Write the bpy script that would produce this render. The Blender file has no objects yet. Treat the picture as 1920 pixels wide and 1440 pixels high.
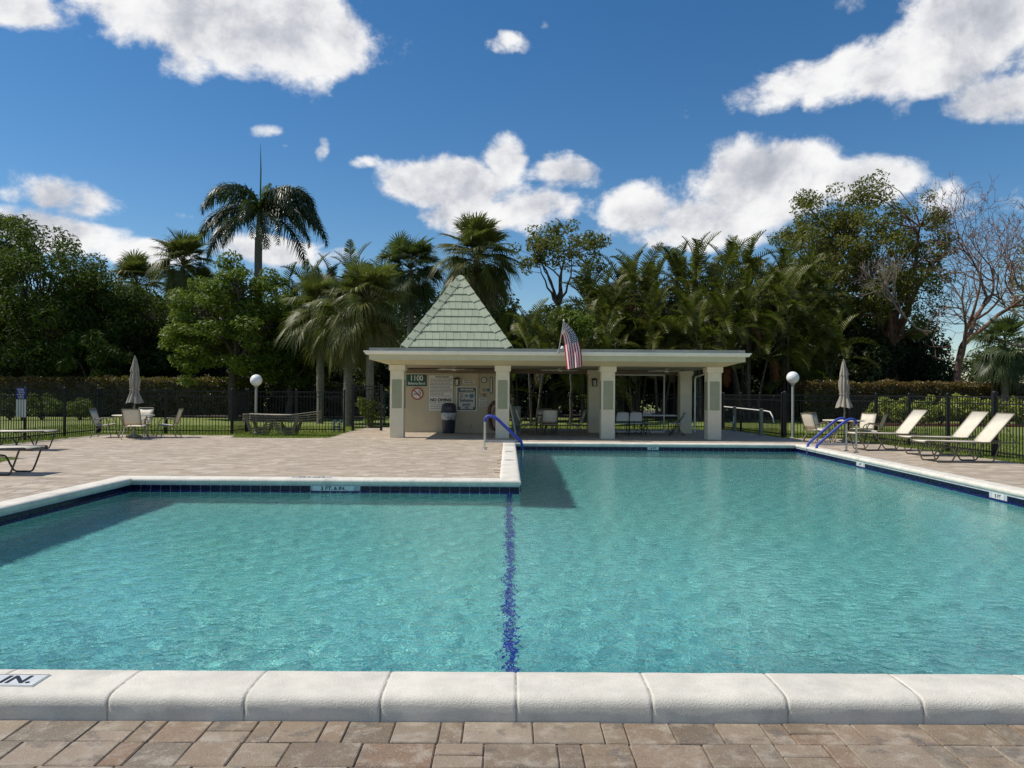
import bpy, bmesh, math, random
import numpy as np
from mathutils import Vector, Matrix, noise as mnoise

SC = bpy.context.scene
COL = SC.collection
R = math.radians

# ------------------------------------------------------------------ camera
F_PX, IW, IH = 1400.0, 1920.0, 1440.0
CAM_Z = 1.5
PITCH, YAW, ROLL = math.atan(17 / F_PX), -math.atan(7 / F_PX), R(0.40)
cam_d = bpy.data.cameras.new('camera')
cam = bpy.data.objects.new('camera', cam_d)
COL.objects.link(cam)
CAM_R = (Matrix.Rotation(YAW, 3, 'Z') @ Matrix.Rotation(R(90) + PITCH, 3, 'X') @ Matrix.Rotation(ROLL, 3, 'Z'))
cam.matrix_world = Matrix.Translation((0, 0, CAM_Z)) @ CAM_R.to_4x4()
cam_d.sensor_width = 36.0
cam_d.lens = 36.0 * F_PX / IW
cam_d.clip_start = 0.1
cam_d.clip_end = 3000
SC.camera = cam


def ray(px, py):
    return (CAM_R @ Vector(((px - IW / 2) / F_PX, -(py - IH / 2) / F_PX, -1))).normalized()


def at_z(px, py, z=0.0):
    d = ray(px, py)
    t = (z - CAM_Z) / d.z
    return Vector((0, 0, CAM_Z)) + d * t


def at_y(px, py, Y):
    d = ray(px, py)
    return Vector((0, 0, CAM_Z)) + d * (Y / d.y)


# ------------------------------------------------------------------ light
SUN_TO = Vector((-0.72, 0.05, 1.0)).normalized()
SUN_EL = math.asin(SUN_TO.z)
SUN_AZ = math.atan2(SUN_TO.x, SUN_TO.y)
sun_d = bpy.data.lights.new('sun', 'SUN')
sun_d.energy = 4.6
sun_d.angle = R(0.53)
sun_d.color = (1.0, 0.945, 0.86)
sun = bpy.data.objects.new('sun', sun_d)
COL.objects.link(sun)
sun.rotation_euler = SUN_TO.to_track_quat('Z', 'Y').to_euler()
sun.location = (-20, 10, 40)
try:
    sun_d.cycles.is_caustics_light = True
except Exception:
    sun_d.use_shadow_jitter = False

SC.view_settings.view_transform = 'Standard'
SC.view_settings.look = 'None'
SC.view_settings.gamma = 1.0
SC.view_settings.exposure = 0.0
SC.view_settings.use_curve_mapping = False
SC.render.engine = 'CYCLES'
SC.cycles.use_denoising = True
try:
    SC.cycles.denoiser = 'OPENIMAGEDENOISE'
    SC.cycles.denoising_prefilter = 'NONE'
except Exception:
    pass
SC.cycles.max_bounces = 10
SC.cycles.diffuse_bounces = 3
SC.cycles.glossy_bounces = 4
SC.cycles.transmission_bounces = 6
SC.cycles.transparent_max_bounces = 8
SC.cycles.sample_clamp_indirect = 6.0

# ------------------------------------------------------------------ world: sky and clouds
W = bpy.data.worlds.new('World')
SC.world = W
W.use_nodes = True
wt = W.node_tree
wt.nodes.clear()


class NT:
    """small helper round a node tree"""
    def __init__(s, t):
        s.t = t

    def n(s, kind, **kw):
        nd = s.t.nodes.new(kind)
        for k, v in kw.items():
            setattr(nd, k, v)
        return nd

    def link(s, a, b):
        s.t.links.new(a, b)

    def setin(s, sock, v):
        if hasattr(v, 'is_output') or isinstance(v, bpy.types.NodeSocket):
            s.t.links.new(v, sock)
        else:
            sock.default_value = v

    def m(s, op, a, b=None, c=None, clamp=False):
        nd = s.n('ShaderNodeMath', operation=op)
        nd.use_clamp = clamp
        s.setin(nd.inputs[0], a)
        if b is not None:
            s.setin(nd.inputs[1], b)
        if c is not None:
            s.setin(nd.inputs[2], c)
        return nd.outputs[0]

    def vm(s, op, a, b=None, scale=None):
        nd = s.n('ShaderNodeVectorMath', operation=op)
        s.setin(nd.inputs[0], a)
        if b is not None:
            s.setin(nd.inputs[1], b)
        if scale is not None:
            s.setin(nd.inputs['Scale'], scale)
        return nd.outputs[0]

    def noise(s, vec, scale, detail=4, rough=0.5, out=0, dist=0.0):
        nd = s.n('ShaderNodeTexNoise')
        if vec is not None:
            s.link(vec, nd.inputs['Vector'])
        nd.inputs['Scale'].default_value = scale
        nd.inputs['Detail'].default_value = detail
        nd.inputs['Roughness'].default_value = rough
        nd.inputs['Distortion'].default_value = dist
        return nd.outputs[out]

    def ramp(s, fac, stops, interp='LINEAR'):
        nd = s.n('ShaderNodeValToRGB')
        cr = nd.color_ramp
        cr.interpolation = interp
        while len(cr.elements) < len(stops):
            cr.elements.new(0.5)
        for e, (p, c) in zip(cr.elements, stops):
            e.position = p
            e.color = c if len(c) == 4 else (*c, 1)
        s.setin(nd.inputs[0], fac)
        return nd.outputs[0]

    def mix(s, fac, a, b, kind='RGBA', blend='MIX'):
        nd = s.n('ShaderNodeMix', data_type=kind)
        if kind == 'RGBA':
            nd.blend_type = blend
            ia, ib, o = nd.inputs[6], nd.inputs[7], nd.outputs[2]
        else:
            ia, ib, o = nd.inputs[2], nd.inputs[3], nd.outputs[0]
        s.setin(nd.inputs[0], fac)
        for sk, v in ((ia, a), (ib, b)):
            if isinstance(v, tuple) and len(v) == 3:
                v = (*v, 1)
            s.setin(sk, v)
        return o

    def smooth(s, x, lo, hi):
        nd = s.n('ShaderNodeMapRange', interpolation_type='SMOOTHSTEP')
        s.setin(nd.inputs[0], x)
        nd.inputs[1].default_value = lo
        nd.inputs[2].default_value = hi
        return nd.outputs[0]


def build_world():
    g = NT(wt)
    tc = g.n('ShaderNodeTexCoord').outputs['Generated']
    sky = g.n('ShaderNodeTexSky', sky_type='NISHITA')
    sky.sun_disc = False
    sky.sun_elevation = SUN_EL
    sky.sun_rotation = SUN_AZ
    sky.air_density = 1.0
    sky.dust_density = 0.1
    sky.ozone_density = 2.5
    sky.altitude = 0
    skyc = g.n('ShaderNodeHueSaturation')
    skyc.inputs['Saturation'].default_value = SKY_SAT
    g.link(sky.outputs[0], skyc.inputs['Color'])
    skyc = skyc.outputs[0]
    sep = g.n('ShaderNodeSeparateXYZ')
    g.link(tc, sep.inputs[0])
    az = g.m('ARCTAN2', sep.outputs[0], sep.outputs[1])
    el = g.m('ARCSINE', sep.outputs[2])
    # direction warped a little so that cloud rims billow
    # cloud coordinate: azimuth and stretched elevation
    cmb = g.n('ShaderNodeCombineXYZ')
    g.link(az, cmb.inputs[0])
    g.link(g.m('MULTIPLY', el, 1.25), cmb.inputs[1])
    cv = cmb.outputs[0]
    # one cloud bank per blob, in degrees-free angles
    blobs = [  # px, py, rx, ry (pixels of the photo), gain
        (430, 20, 250, 95, 1.15), (340, 95, 80, 55, .75), (560, 60, 130, 80, .9), (300, 20, 130, 60, .8),
        (20, 0, 75, 35, .8),
        (955, 78, 56, 30, .55), (1022, 48, 18, 18, .5),
        (1720, 115, 205, 65, .92), (1500, 155, 130, 50, .92), (1850, 40, 140, 75, 1.0), (1590, 12, 50, 28, .6),
        (1900, 185, 110, 45, .9), (1690, 205, 50, 30, .5),
        (850, 345, 140, 52, .95), (945, 300, 50, 46, .85), (880, 405, 100, 50, .85), (1065, 325, 88, 36, .8),
        (1000, 390, 130, 52, .82), (1190, 400, 82, 55, .85),
        (1440, 345, 130, 80, 1.1), (1330, 415, 120, 48, .85), (1610, 340, 110, 45, .85), (1820, 370, 110, 60, .5),
        (1250, 445, 240, 35, .7),
        (140, 375, 82, 45, .8), (90, 435, 120, 42, .9), (280, 475, 90, 30, .75), (520, 470, 120, 32, .7), (620, 480, 90, 30, .6),
        (497, 246, 48, 18, .68), (602, 280, 20, 34, .62), (535, 272, 16, 12, .55), (30, 368, 40, 18, .55), (340, 403, 26, 10, .5),
        (680, 305, 36, 14, .5),
    ]
    tot = None
    for (px, py, rx, ry, gn) in blobs:
        d = ray(px, py)
        a0, e0 = math.atan2(d.x, d.y), math.asin(d.z)
        ra, re_ = rx / F_PX, ry / F_PX
        u = g.m('MULTIPLY', g.m('SUBTRACT', az, a0), 1 / ra)
        v = g.m('MULTIPLY', g.m('SUBTRACT', el, e0), 1 / re_)
        q = g.m('ADD', g.m('MULTIPLY', u, u), g.m('MULTIPLY', v, v))
        w = g.m('MULTIPLY', g.m('DIVIDE', 1.0, g.m('ADD', 1.0, g.m('MULTIPLY', q, g.m('MULTIPLY_ADD', q, .8, .35)))), gn)
        tot = w if tot is None else g.m('SMOOTH_MAX', tot, w, 0.12)
    # beyond the frame the same kind of broken cumulus goes on
    gen = g.smooth(g.noise(cv, 2.1, 2, .5), .50, .70)
    inframe = g.m('MULTIPLY', g.smooth(g.m('ABSOLUTE', az), .82, .66), g.smooth(el, .62, .50))
    tot = g.m('MAXIMUM', tot, g.m('MULTIPLY', g.m('MULTIPLY', gen, .95), g.m('SUBTRACT', 1.0, inframe)))

    def dens(vec):
        n1 = g.noise(vec, 7.0, 9, .60, dist=.25)
        n2 = g.noise(vec, 22.0, 6, .62)
        return g.m('ADD', g.m('MULTIPLY', g.m('SUBTRACT', n1, .5), 1.55), g.m('MULTIPLY', g.m('SUBTRACT', n2, .5), .45))
    nz = dens(cv)
    den = g.m('ADD', tot, nz)
    cover = g.smooth(den, .42, .72)
    # light from the sun's side (upper left): thin where the noise falls off towards the sun
    off = g.n('ShaderNodeVectorMath', operation='ADD')
    g.link(cv, off.inputs[0])
    off.inputs[1].default_value = (-.035, .040, 0)
    nz2 = dens(off.outputs[0])
    lit = g.smooth(g.m('ADD', g.m('SUBTRACT', nz, nz2), g.m('MULTIPLY', g.m('SUBTRACT', 1.0, den), .42)), -.42, .36)
    ccol = g.ramp(lit, [(0, (.40, .43, .50)), (.45, (.62, .64, .69)), (.8, (.86, .86, .88)), (1, (.97, .97, .97))])
    cl = g.vm('SCALE', ccol, scale=CLOUD_GAIN)
    colr = g.mix(cover, skyc, cl)
    bg = g.n('ShaderNodeBackground')
    g.link(colr, bg.inputs[0])
    bg.inputs[1].default_value = SKY_STRENGTH
    out = g.n('ShaderNodeOutputWorld')
    g.link(bg.outputs[0], out.inputs[0])


SKY_STRENGTH = 0.105
SKY_SAT = 1.30
CLOUD_GAIN = 0.98 / SKY_STRENGTH
build_world()
W.cycles.sampling_method = 'MANUAL'
W.cycles.sample_map_resolution = 512

# ------------------------------------------------------------------ helpers
class MB:
    """collects shapes, links them as ONE mesh object"""
    def __init__(s):
        s.v, s.f, s.mi, s.sm = [], [], [], []
        s.cur = 0
        s.smooth = False

    def add(s, vs, fs, smooth=None):
        b = len(s.v)
        s.v += [tuple(v) for v in vs]
        s.f += [tuple(b + i for i in f) for f in fs]
        s.mi += [s.cur] * len(fs)
        s.sm += [s.smooth if smooth is None else smooth] * len(fs)
        return s

    def box(s, c, d, rz=0.0, M=None):
        hx, hy, hz = d[0] / 2, d[1] / 2, d[2] / 2
        vs = [Vector((x * hx, y * hy, z * hz)) for z in (-1, 1) for y in (-1, 1) for x in (-1, 1)]
        m = Matrix.Rotation(rz, 4, 'Z') if M is None else M
        vs = [m @ v + Vector(c) for v in vs]
        return s.add(vs, [(0, 2, 3, 1), (4, 5, 7, 6), (0, 1, 5, 4), (2, 6, 7, 3), (0, 4, 6, 2), (1, 3, 7, 5)], False)

    def rbox(s, c, d, b=0.01, rz=0.0):
        """box with all edges chamfered by b"""
        hx, hy, hz = d[0] / 2, d[1] / 2, d[2] / 2
        bm = bmesh.new()
        bmesh.ops.create_cube(bm, size=1)
        for v in bm.verts:
            v.co = Vector((v.co.x * d[0], v.co.y * d[1], v.co.z * d[2]))
        bmesh.ops.bevel(bm, geom=bm.edges[:], offset=b, segments=2, profile=.5, affect='EDGES')
        m = Matrix.Translation(c) @ Matrix.Rotation(rz, 4, 'Z')
        bm.verts.index_update()
        vs = [m @ v.co for v in bm.verts]
        fs = [[v.index for v in f.verts] for f in bm.faces]
        bm.free()
        return s.add(vs, fs, False)

    def tube(s, pts, r, n=8, cap=True, closed=False):
        """tube along points; r a number or a list"""
        pts = [Vector(p) for p in pts]
        k = len(pts)
        rs = r if isinstance(r, (list, tuple)) else [r] * k
        vs, fs = [], []
        up = None
        for i, p in enumerate(pts):
            if closed:
                t = (pts[(i + 1) % k] - pts[i - 1])
            else:
                t = pts[min(i + 1, k - 1)] - pts[max(i - 1, 0)]
            t = t.normalized() if t.length > 1e-9 else Vector((0, 0, 1))
            if up is None:
                a = Vector((0, 0, 1)) if abs(t.z) < .9 else Vector((1, 0, 0))
                up = (a - t * a.dot(t)).normalized()
            else:
                up = up - t * up.dot(t)
                up = up.normalized() if up.length > 1e-6 else t.orthogonal().normalized()
            w = t.cross(up)
            for j in range(n):
                an = 2 * math.pi * j / n
                vs.append(p + (up * math.cos(an) + w * math.sin(an)) * rs[i])
        for i in range(k if closed else k - 1):
            for j in range(n):
                a, b = i * n + j, i * n + (j + 1) % n
                c, d = ((i + 1) % k) * n + (j + 1) % n, ((i + 1) % k) * n + j
                fs.append((a, b, c, d))
        s.add(vs, fs, True)
        if cap and not closed:
            s.add(vs[:n], [tuple(range(n - 1, -1, -1))], False)
            s.add(vs[-n:], [tuple(range(n))], False)
        return s

    def lathe(s, prof, c=(0, 0, 0), n=20, smooth=True):
        c = Vector(c)
        vs, fs = [], []
        for (r, z) in prof:
            for j in range(n):
                an = 2 * math.pi * j / n
                vs.append(c + Vector((r * math.cos(an), r * math.sin(an), z)))
        for i in range(len(prof) - 1):
            for j in range(n):
                fs.append((i * n + j, i * n + (j + 1) % n, (i + 1) * n + (j + 1) % n, (i + 1) * n + j))
        return s.add(vs, fs, smooth)

    def prism(s, poly, z0, z1):
        """vertical prism over an xy polygon (ccw)"""
        n = len(poly)
        vs = [(x, y, z0) for x, y in poly] + [(x, y, z1) for x, y in poly]
        fs = [tuple(range(n - 1, -1, -1)), tuple(range(n, 2 * n))]
        fs += [(i, (i + 1) % n, n + (i + 1) % n, n + i) for i in range(n)]
        return s.add(vs, fs, False)

    def quad(s, a, b, c, d, smooth=False):
        return s.add([a, b, c, d], [(0, 1, 2, 3)], smooth)

    def mesh(s, name, mats):
        me = bpy.data.meshes.new(name)
        me.from_pydata(s.v, [], s.f)
        for m in (mats if isinstance(mats, (list, tuple)) else [mats]):
            me.materials.append(m)
        if any(s.mi):
            me.polygons.foreach_set('material_index', s.mi)
        if any(s.sm):
            me.polygons.foreach_set('use_smooth', s.sm)
        me.update()
        return me

    def build(s, name, mats, parent=None, loc=None, rz=0.0):
        o = bpy.data.objects.new(name, s.mesh(name, mats))
        COL.objects.link(o)
        if loc is not None:
            o.location = loc
        o.rotation_euler.z = rz
        if parent is not None:
            o.parent = parent
        return o


def np_mesh(name, V, Fq, mats, smooth=False, mi=None):
    """V (n,3), Fq (m,k) arrays -> mesh"""
    me = bpy.data.meshes.new(name)
    V = np.asarray(V, dtype=np.float32)
    Fq = np.asarray(Fq, dtype=np.int32)
    m, k = Fq.shape
    me.vertices.add(len(V))
    me.vertices.foreach_set('co', V.ravel())
    me.loops.add(m * k)
    me.loops.foreach_set('vertex_index', Fq.ravel())
    me.polygons.add(m)
    me.polygons.foreach_set('loop_start', np.arange(0, m * k, k, dtype=np.int32))
    me.polygons.foreach_set('use_smooth', np.full(m, bool(smooth)))
    for mt in (mats if isinstance(mats, (list, tuple)) else [mats]):
        me.materials.append(mt)
    if mi is not None:
        me.polygons.foreach_set('material_index', np.asarray(mi, dtype=np.int32))
    me.update(calc_edges=True)
    me.validate()
    return me


def obj(name, me, parent=None, loc=None, rz=0.0, scale=None):
    o = bpy.data.objects.new(name, me)
    COL.objects.link(o)
    if loc is not None:
        o.location = loc
    o.rotation_euler.z = rz
    if scale is not None:
        o.scale = scale if not isinstance(scale, (int, float)) else (scale,) * 3
    if parent is not None:
        o.parent = parent
    return o


def tag(o, label, cat, group=None):
    o['label'] = label
    o['category'] = cat
    if group:
        o['group'] = group
    return o


def thing(name, label, cat, loc=(0, 0, 0), rz=0.0, group=None):
    o = bpy.data.objects.new(name, None)
    o.empty_display_size = .2
    COL.objects.link(o)
    o.location = loc
    o.rotation_euler.z = rz
    return tag(o, label, cat, group)


def struct(o):
    o['kind'] = 'structure'
    return o


def stuff(o):
    o['kind'] = 'stuff'
    return o


KIDS = {}


def copy_tree(o, loc=None, rz=None, label=None, group=None, parent=None):
    c = o.copy()
    COL.objects.link(c)
    if parent is not None:
        c.parent = parent
    if loc is not None:
        c.location = loc
    if rz is not None:
        c.rotation_euler.z = rz
    if label:
        c['label'] = label
    if group:
        c['group'] = group
    for ch in list(o.children):
        copy_tree(ch, parent=c)
    return c


def text_part(name, body, size, mat, parent, loc, rot=(R(90), 0, 0), align='CENTER', extrude=0.001, sx=1.0, bold=0.0, shear=0.0):
    cu = bpy.data.curves.new(name, 'FONT')
    cu.body = body
    cu.size = size
    cu.align_x = align
    cu.align_y = 'CENTER'
    cu.extrude = extrude
    cu.offset = bold
    cu.shear = shear
    cu.resolution_u = 3
    o = bpy.data.objects.new(name, cu)
    me = bpy.data.meshes.new_from_object(o)
    bpy.data.objects.remove(o)
    me.materials.clear()
    me.materials.append(mat)
    o = bpy.data.objects.new(name, me)
    COL.objects.link(o)
    o.location = loc
    o.rotation_euler = rot
    o.scale = (sx, 1, 1)
    if parent is not None:
        o.parent = parent
    return o


_pr = random.Random(77)


def print_line(parent, x0, x1, y, z, h, mat, flat=False):
    """one line of print too small to read: word-long strokes"""
    mb = MB()
    x = x0
    while x < x1 - h:
        w = min(_pr.uniform(1.2, 4.5) * h, x1 - x)
        mb.box((x + w / 2, z, y) if flat else (x + w / 2, y, z), (w, h * .62, .0012) if flat else (w, .0015, h * .62))
        x += w + h * .55
    return mb.build('print_line', mat, parent)


# ------------------------------------------------------------------ materials
def new_mat(name):
    m = bpy.data.materials.new(name)
    m.use_nodes = True
    t = m.node_tree
    t.nodes.clear()
    g = NT(t)
    out = g.n('ShaderNodeOutputMaterial')
    return m, g, out


def pbr(name, col, rough=.6, var=.0, vscale=6.0, bump=0.0, bscale=40.0, metal=0.0, spec=.5, dirt=None, dscale=2.0, obj_random=0.0, coat=0.0):
    """plain surface: base colour with fine variation, optional dirt patches and bump"""
    m, g, out = new_mat(name)
    b = g.n('ShaderNodeBsdfPrincipled')
    co = g.n('ShaderNodeTexCoord').outputs['Object']
    c = (*col, 1)
    src = None
    if var > 0:
        nz = g.noise(co, vscale, 5, .6)
        lo = tuple(max(0, x * (1 - var)) for x in col)
        hi = tuple(min(1, x * (1 + var)) for x in col)
        src = g.mix(g.smooth(nz, .3, .7), lo, hi)
    if dirt is not None:
        nz = g.noise(co, dscale, 6, .65)
        src = g.mix(g.m('MULTIPLY', g.smooth(nz, .52, .72), .8), src if src is not None else c, dirt)
    if obj_random > 0:
        rnd = g.n('ShaderNodeObjectInfo').outputs['Random']
        hv = g.n('ShaderNodeHueSaturation')
        g.setin(hv.inputs['Color'], src if src is not None else c)
        g.link(g.m('MULTIPLY_ADD', rnd, obj_random * 2, 1 - obj_random), hv.inputs['Value'])
        src = hv.outputs[0]
    if src is not None:
        g.link(src, b.inputs['Base Color'])
    else:
        b.inputs['Base Color'].default_value = c
    b.inputs['Roughness'].default_value = rough
    b.inputs['Metallic'].default_value = metal
    b.inputs['Specular IOR Level'].default_value = spec
    b.inputs['Coat Weight'].default_value = coat
    if bump > 0:
        bp = g.n('ShaderNodeBump')
        bp.inputs['Strength'].default_value = bump
        bp.inputs['Distance'].default_value = .01
        g.link(g.noise(co, bscale, 6, .6), bp.inputs['Height'])
        g.link(bp.outputs[0], b.inputs['Normal'])
    g.link(b.outputs[0], out.inputs[0])
    return m


def leaf_mat(name, col, col2, transl=.3, rough=.45, spec=.4, dead=None, dead_amt=0.0, patch=.35):
    """foliage: colour varies leaf by leaf and in soft patches; thin leaves let light through"""
    m, g, out = new_mat(name)
    geo = g.n('ShaderNodeNewGeometry')
    rnd = geo.outputs['Random Per Island']
    co = g.n('ShaderNodeTexCoord').outputs['Object']
    nz = g.noise(co, patch, 2, .5)
    f = g.m('ADD', g.m('MULTIPLY', rnd, .6), g.m('MULTIPLY', g.smooth(nz, .3, .7), .4))
    c = g.mix(f, col, col2)
    if dead is not None:
        c = g.mix(g.m('GREATER_THAN', g.m('FRACT', g.m('MULTIPLY', rnd, 37.7)), 1 - dead_amt), c, dead)
    b = g.n('ShaderNodeBsdfPrincipled')
    g.link(c, b.inputs['Base Color'])
    b.inputs['Roughness'].default_value = rough
    b.inputs['Specular IOR Level'].default_value = spec
    tr = g.n('ShaderNodeBsdfTranslucent')
    g.link(g.mix(.5, c, (.20, .30, .03), blend='MIX'), tr.inputs[0])
    mx = g.n('ShaderNodeMixShader')
    mx.inputs[0].default_value = transl
    g.link(b.outputs[0], mx.inputs[1])
    g.link(tr.outputs[0], mx.inputs[2])
    g.link(mx.outputs[0], out.inputs[0])
    return m
WAVE_SLOPE = 0.0125

# ------------------------------------------------------------------ pool: basin, water, coping
rng = np.random.default_rng(7)
random.seed(7)
Y_NEAR = 3.755             # pool side of the near coping
CT = 0.11                  # top of the coping above the pavers
CW = 0.325                 # coping width
ZW = -0.11                 # water level
XL, YP, XP = -6.0, 11.95, 0.19      # left wall, front of the paved tongue, its side wall
YF = 21.1                  # far wall


def xr(y):
    return 8.14 - .061 * (20.9 - y)


POOL = [(XL, Y_NEAR), (xr(Y_NEAR), Y_NEAR), (xr(YF), YF), (XP, YF), (XP, YP), (XL, YP)]     # ccw


def in_pool(x, y):
    return (y > Y_NEAR) & (y < YF) & (x > XL) & (x < 8.14 - .061 * (20.9 - y)) & ~((x < XP) & (y > YP))


def depth(x, y):
    t = np.clip((x - .0) / 7.5, 0, 1)
    s = np.clip((y - 4) / 17, 0, 1)
    return 1.07 + .75 * t * (.55 + .45 * s) + .28 * np.clip(x + .3, 0, 1) * s


m_water, g, out = new_mat('pool_water')
b = g.n('ShaderNodeBsdfPrincipled')
b.inputs['Base Color'].default_value = (.36, .84, .88, 1)
b.inputs['Transmission Weight'].default_value = 1.0
b.inputs['Roughness'].default_value = 0.0
b.inputs['IOR'].default_value = 1.333
pos = g.n('ShaderNodeNewGeometry').outputs['Position']
rip = g.m('ADD', g.noise(pos, 17.0, 2, .5), g.m('MULTIPLY', g.noise(pos, 41.0, 2, .5), .42))
bp = g.n('ShaderNodeBump')
bp.inputs['Strength'].default_value = 1.0
bp.inputs['Distance'].default_value = .0042
g.link(rip, bp.inputs['Height'])
g.link(bp.outputs[0], b.inputs['Normal'])
g.link(b.outputs[0], out.inputs[0])

m_plaster, g, out = new_mat('pool_plaster')
co = g.n('ShaderNodeTexCoord').outputs['Object']
spk = g.m('ADD', g.m('MULTIPLY', g.noise(co, 24, 2, .6), .6), g.m('MULTIPLY', g.noise(co, 60, 2, .6), .4))
big = g.noise(co, .35, 3, .5)
c = g.mix(g.smooth(spk, .40, .60), (.16, .36, .36), (.80, .88, .71))  # pebble speckle, contrast raised so that ripple sparkle sits in the colour
fl = g.noise(co, 38, 1, .5)
c = g.mix(g.m('MULTIPLY', g.smooth(fl, .64, .70), .7), c, (.10, .25, .42))       # blue quartz flecks
c = g.mix(g.m('MULTIPLY', g.smooth(big, .35, .65), .2), c, (.42, .62, .62))
b = g.n('ShaderNodeBsdfPrincipled')
g.link(c, b.inputs['Base Color'])
b.inputs['Roughness'].default_value = .8
g.link(b.outputs[0], out.inputs[0])

m_stripe = pbr('stripe_tile_blue', (.010, .012, .30), .35, var=.2, vscale=20)
m_tile = pbr('waterline_tile_blue', (.002, .003, .026), .2, var=.3, vscale=14, spec=.35, obj_random=.35)
m_trim = pbr('trim_tile_blue', (.005, .006, .085), .15, var=.3, vscale=14, obj_random=.3)
m_grout = pbr('tile_grout', (.42, .45, .46), .8, var=.15, vscale=20)
m_coping = pbr('coping_white', (.68, .63, .53), .75, var=.10, vscale=5, bump=.55, bscale=150, dirt=(.50, .47, .41), dscale=2.2)
m_white = pbr('painted_white', (.70, .70, .66), .5, var=.05, vscale=4)
m_black = pbr('black_paint', (.012, .012, .014), .45)

# basin: floor grid and walls
basin = bpy.data.objects.new('pool_basin', None)
COL.objects.link(basin)
struct(basin)
gx = np.arange(XL - .02, 8.4, .35)
gy = np.arange(Y_NEAR - .02, YF + .4, .35)
X, Y = np.meshgrid(gx, gy)
Z = ZW - depth(X, Y)
V = np.stack([X.ravel(), Y.ravel(), Z.ravel()], 1)
nx = len(gx)
idx = np.arange(len(V)).reshape(X.shape)
Fq = np.stack([idx[:-1, :-1].ravel(), idx[:-1, 1:].ravel(), idx[1:, 1:].ravel(), idx[1:, :-1].ravel()], 1)
floor_o = obj('pool_floor', np_mesh('pool_floor', V, Fq, m_plaster, True), basin)
mb = MB()
n = len(POOL)
for i in range(n):
    (x0, y0), (x1, y1) = POOL[i], POOL[(i + 1) % n]
    mb.quad((x0, y0, -2.6), (x0, y0, .02), (x1, y1, .02), (x1, y1, -2.6))
walls_o = mb.build('pool_wall', m_plaster, basin)
mb = MB()
for y0 in np.arange(Y_NEAR + .01, YP, .2):
    y1 = min(y0 + .195, YP - .005)
    z0, z1 = ZW - float(depth(.03, y0)) + .006, ZW - float(depth(.03, y1)) + .006
    mb.quad((-.012, y0, z0 + .0), (.068, y0, z0), (.068, y1, z1), (-.012, y1, z1))
mb.quad((-.012, YP - .006, -1.3), (.068, YP - .006, -1.3), (.068, YP - .006, -.13), (-.012, YP - .006, -.13))
mb.quad((-.012, Y_NEAR + .006, -.13), (.068, Y_NEAR + .006, -.13), (.068, Y_NEAR + .006, -1.3), (-.012, Y_NEAR + .006, -1.3))
stripe_o = mb.build('floor_stripe', m_stripe, basin)

# water surface: real ripples, finer towards the camera
def wave_height(X, Y, sp):
    H = np.zeros_like(X)
    wr = np.random.default_rng(11)
    for k in range(60):
        lam = .058 * (.42 / .058) ** (wr.random() ** 1.35)
        th = wr.normal(R(75), R(60))
        slope = WAVE_SLOPE * (1.0 if lam < .14 else .55)
        k_ = 2 * math.pi / lam
        f1, f2, f3, f4 = wr.uniform(.4, 2.2, 4)
        q1, q2, q3, q4 = wr.uniform(0, 6.28, 4)
        bend = 2.2 * np.sin(X * f1 + q1) * np.sin(Y * f2 + q2)        # waves wander
        fade = np.clip((lam / sp - 2.4) / 2.0, 0, 1)
        patch = .8 + .2 * np.sin(X * f3 * .5 + Y * (f4 - 1.2) * .5 + q3)
        H += slope / k_ * fade * patch * np.sin(k_ * (X * math.cos(th) + Y * math.sin(th)) + bend + q4)
    return ZW + H


def water_grid(y0, y1, left, ncol):
    ys = [y0]
    while ys[-1] < y1:
        ys.append(ys[-1] + .0034 * ys[-1])
    ys[-1] = y1
    ys = np.array(ys)[:, None]
    L_ = np.full_like(ys, left)
    R_ = 8.14 - .061 * (20.9 - ys) + .02
    lo = np.maximum(L_ + .02, -.74 * ys - .35)
    hi = np.minimum(R_ - .02, .74 * ys + .35)
    u = np.linspace(0, 1, ncol)[None]
    c = np.linspace(0, 1, 9)[None]
    X = np.concatenate([L_ + (lo - L_) * c[:, :-1], lo + (hi - lo) * u, hi + (R_ - hi) * c[:, 1:]], 1)
    Y = np.broadcast_to(ys, X.shape).copy()
    dx = np.gradient(X, axis=1)
    Z = wave_height(X, Y, np.maximum(dx, .0034 * Y))
    V = np.stack([X.ravel(), Y.ravel(), Z.ravel()], 1)
    idx = np.arange(len(V)).reshape(X.shape)
    return V, np.stack([idx[:-1, :-1].ravel(), idx[:-1, 1:].ravel(), idx[1:, 1:].ravel(), idx[1:, :-1].ravel()], 1)


V1, F1 = water_grid(Y_NEAR - .005, YP + .002, XL - .01, 520)
V2, F2 = water_grid(YP + .002, YF + .01, XP - .01, 220)
V = np.concatenate([V1, V2])
Fq = np.concatenate([F1, F2 + len(V1)])
water = struct(obj('pool_water', np_mesh('pool_water', V, Fq, m_water, True)))
water['label'] = 'rippled turquoise pool water'
for o in (floor_o, walls_o, stripe_o):
    o.cycles.is_caustics_receiver = True
water.cycles.is_caustics_caster = True

# ------------------------------------------------------------------ coping round the pool
COPE = [(0, -.04), (0, .062), (.004, .080), (.014, .095), (.032, .1055), (.06, .110), (.10, .1115), (.22, .1115), (.285, .110),
        (.318, .106), (.338, .095), (.350, .078), (.352, .058), (.344, .036), (.330, .020), (.312, .010), (.300, .006), (.30, -.04)]
coping = bpy.data.objects.new('pool_coping', None)
COL.objects.link(coping)
struct(coping)


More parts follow.
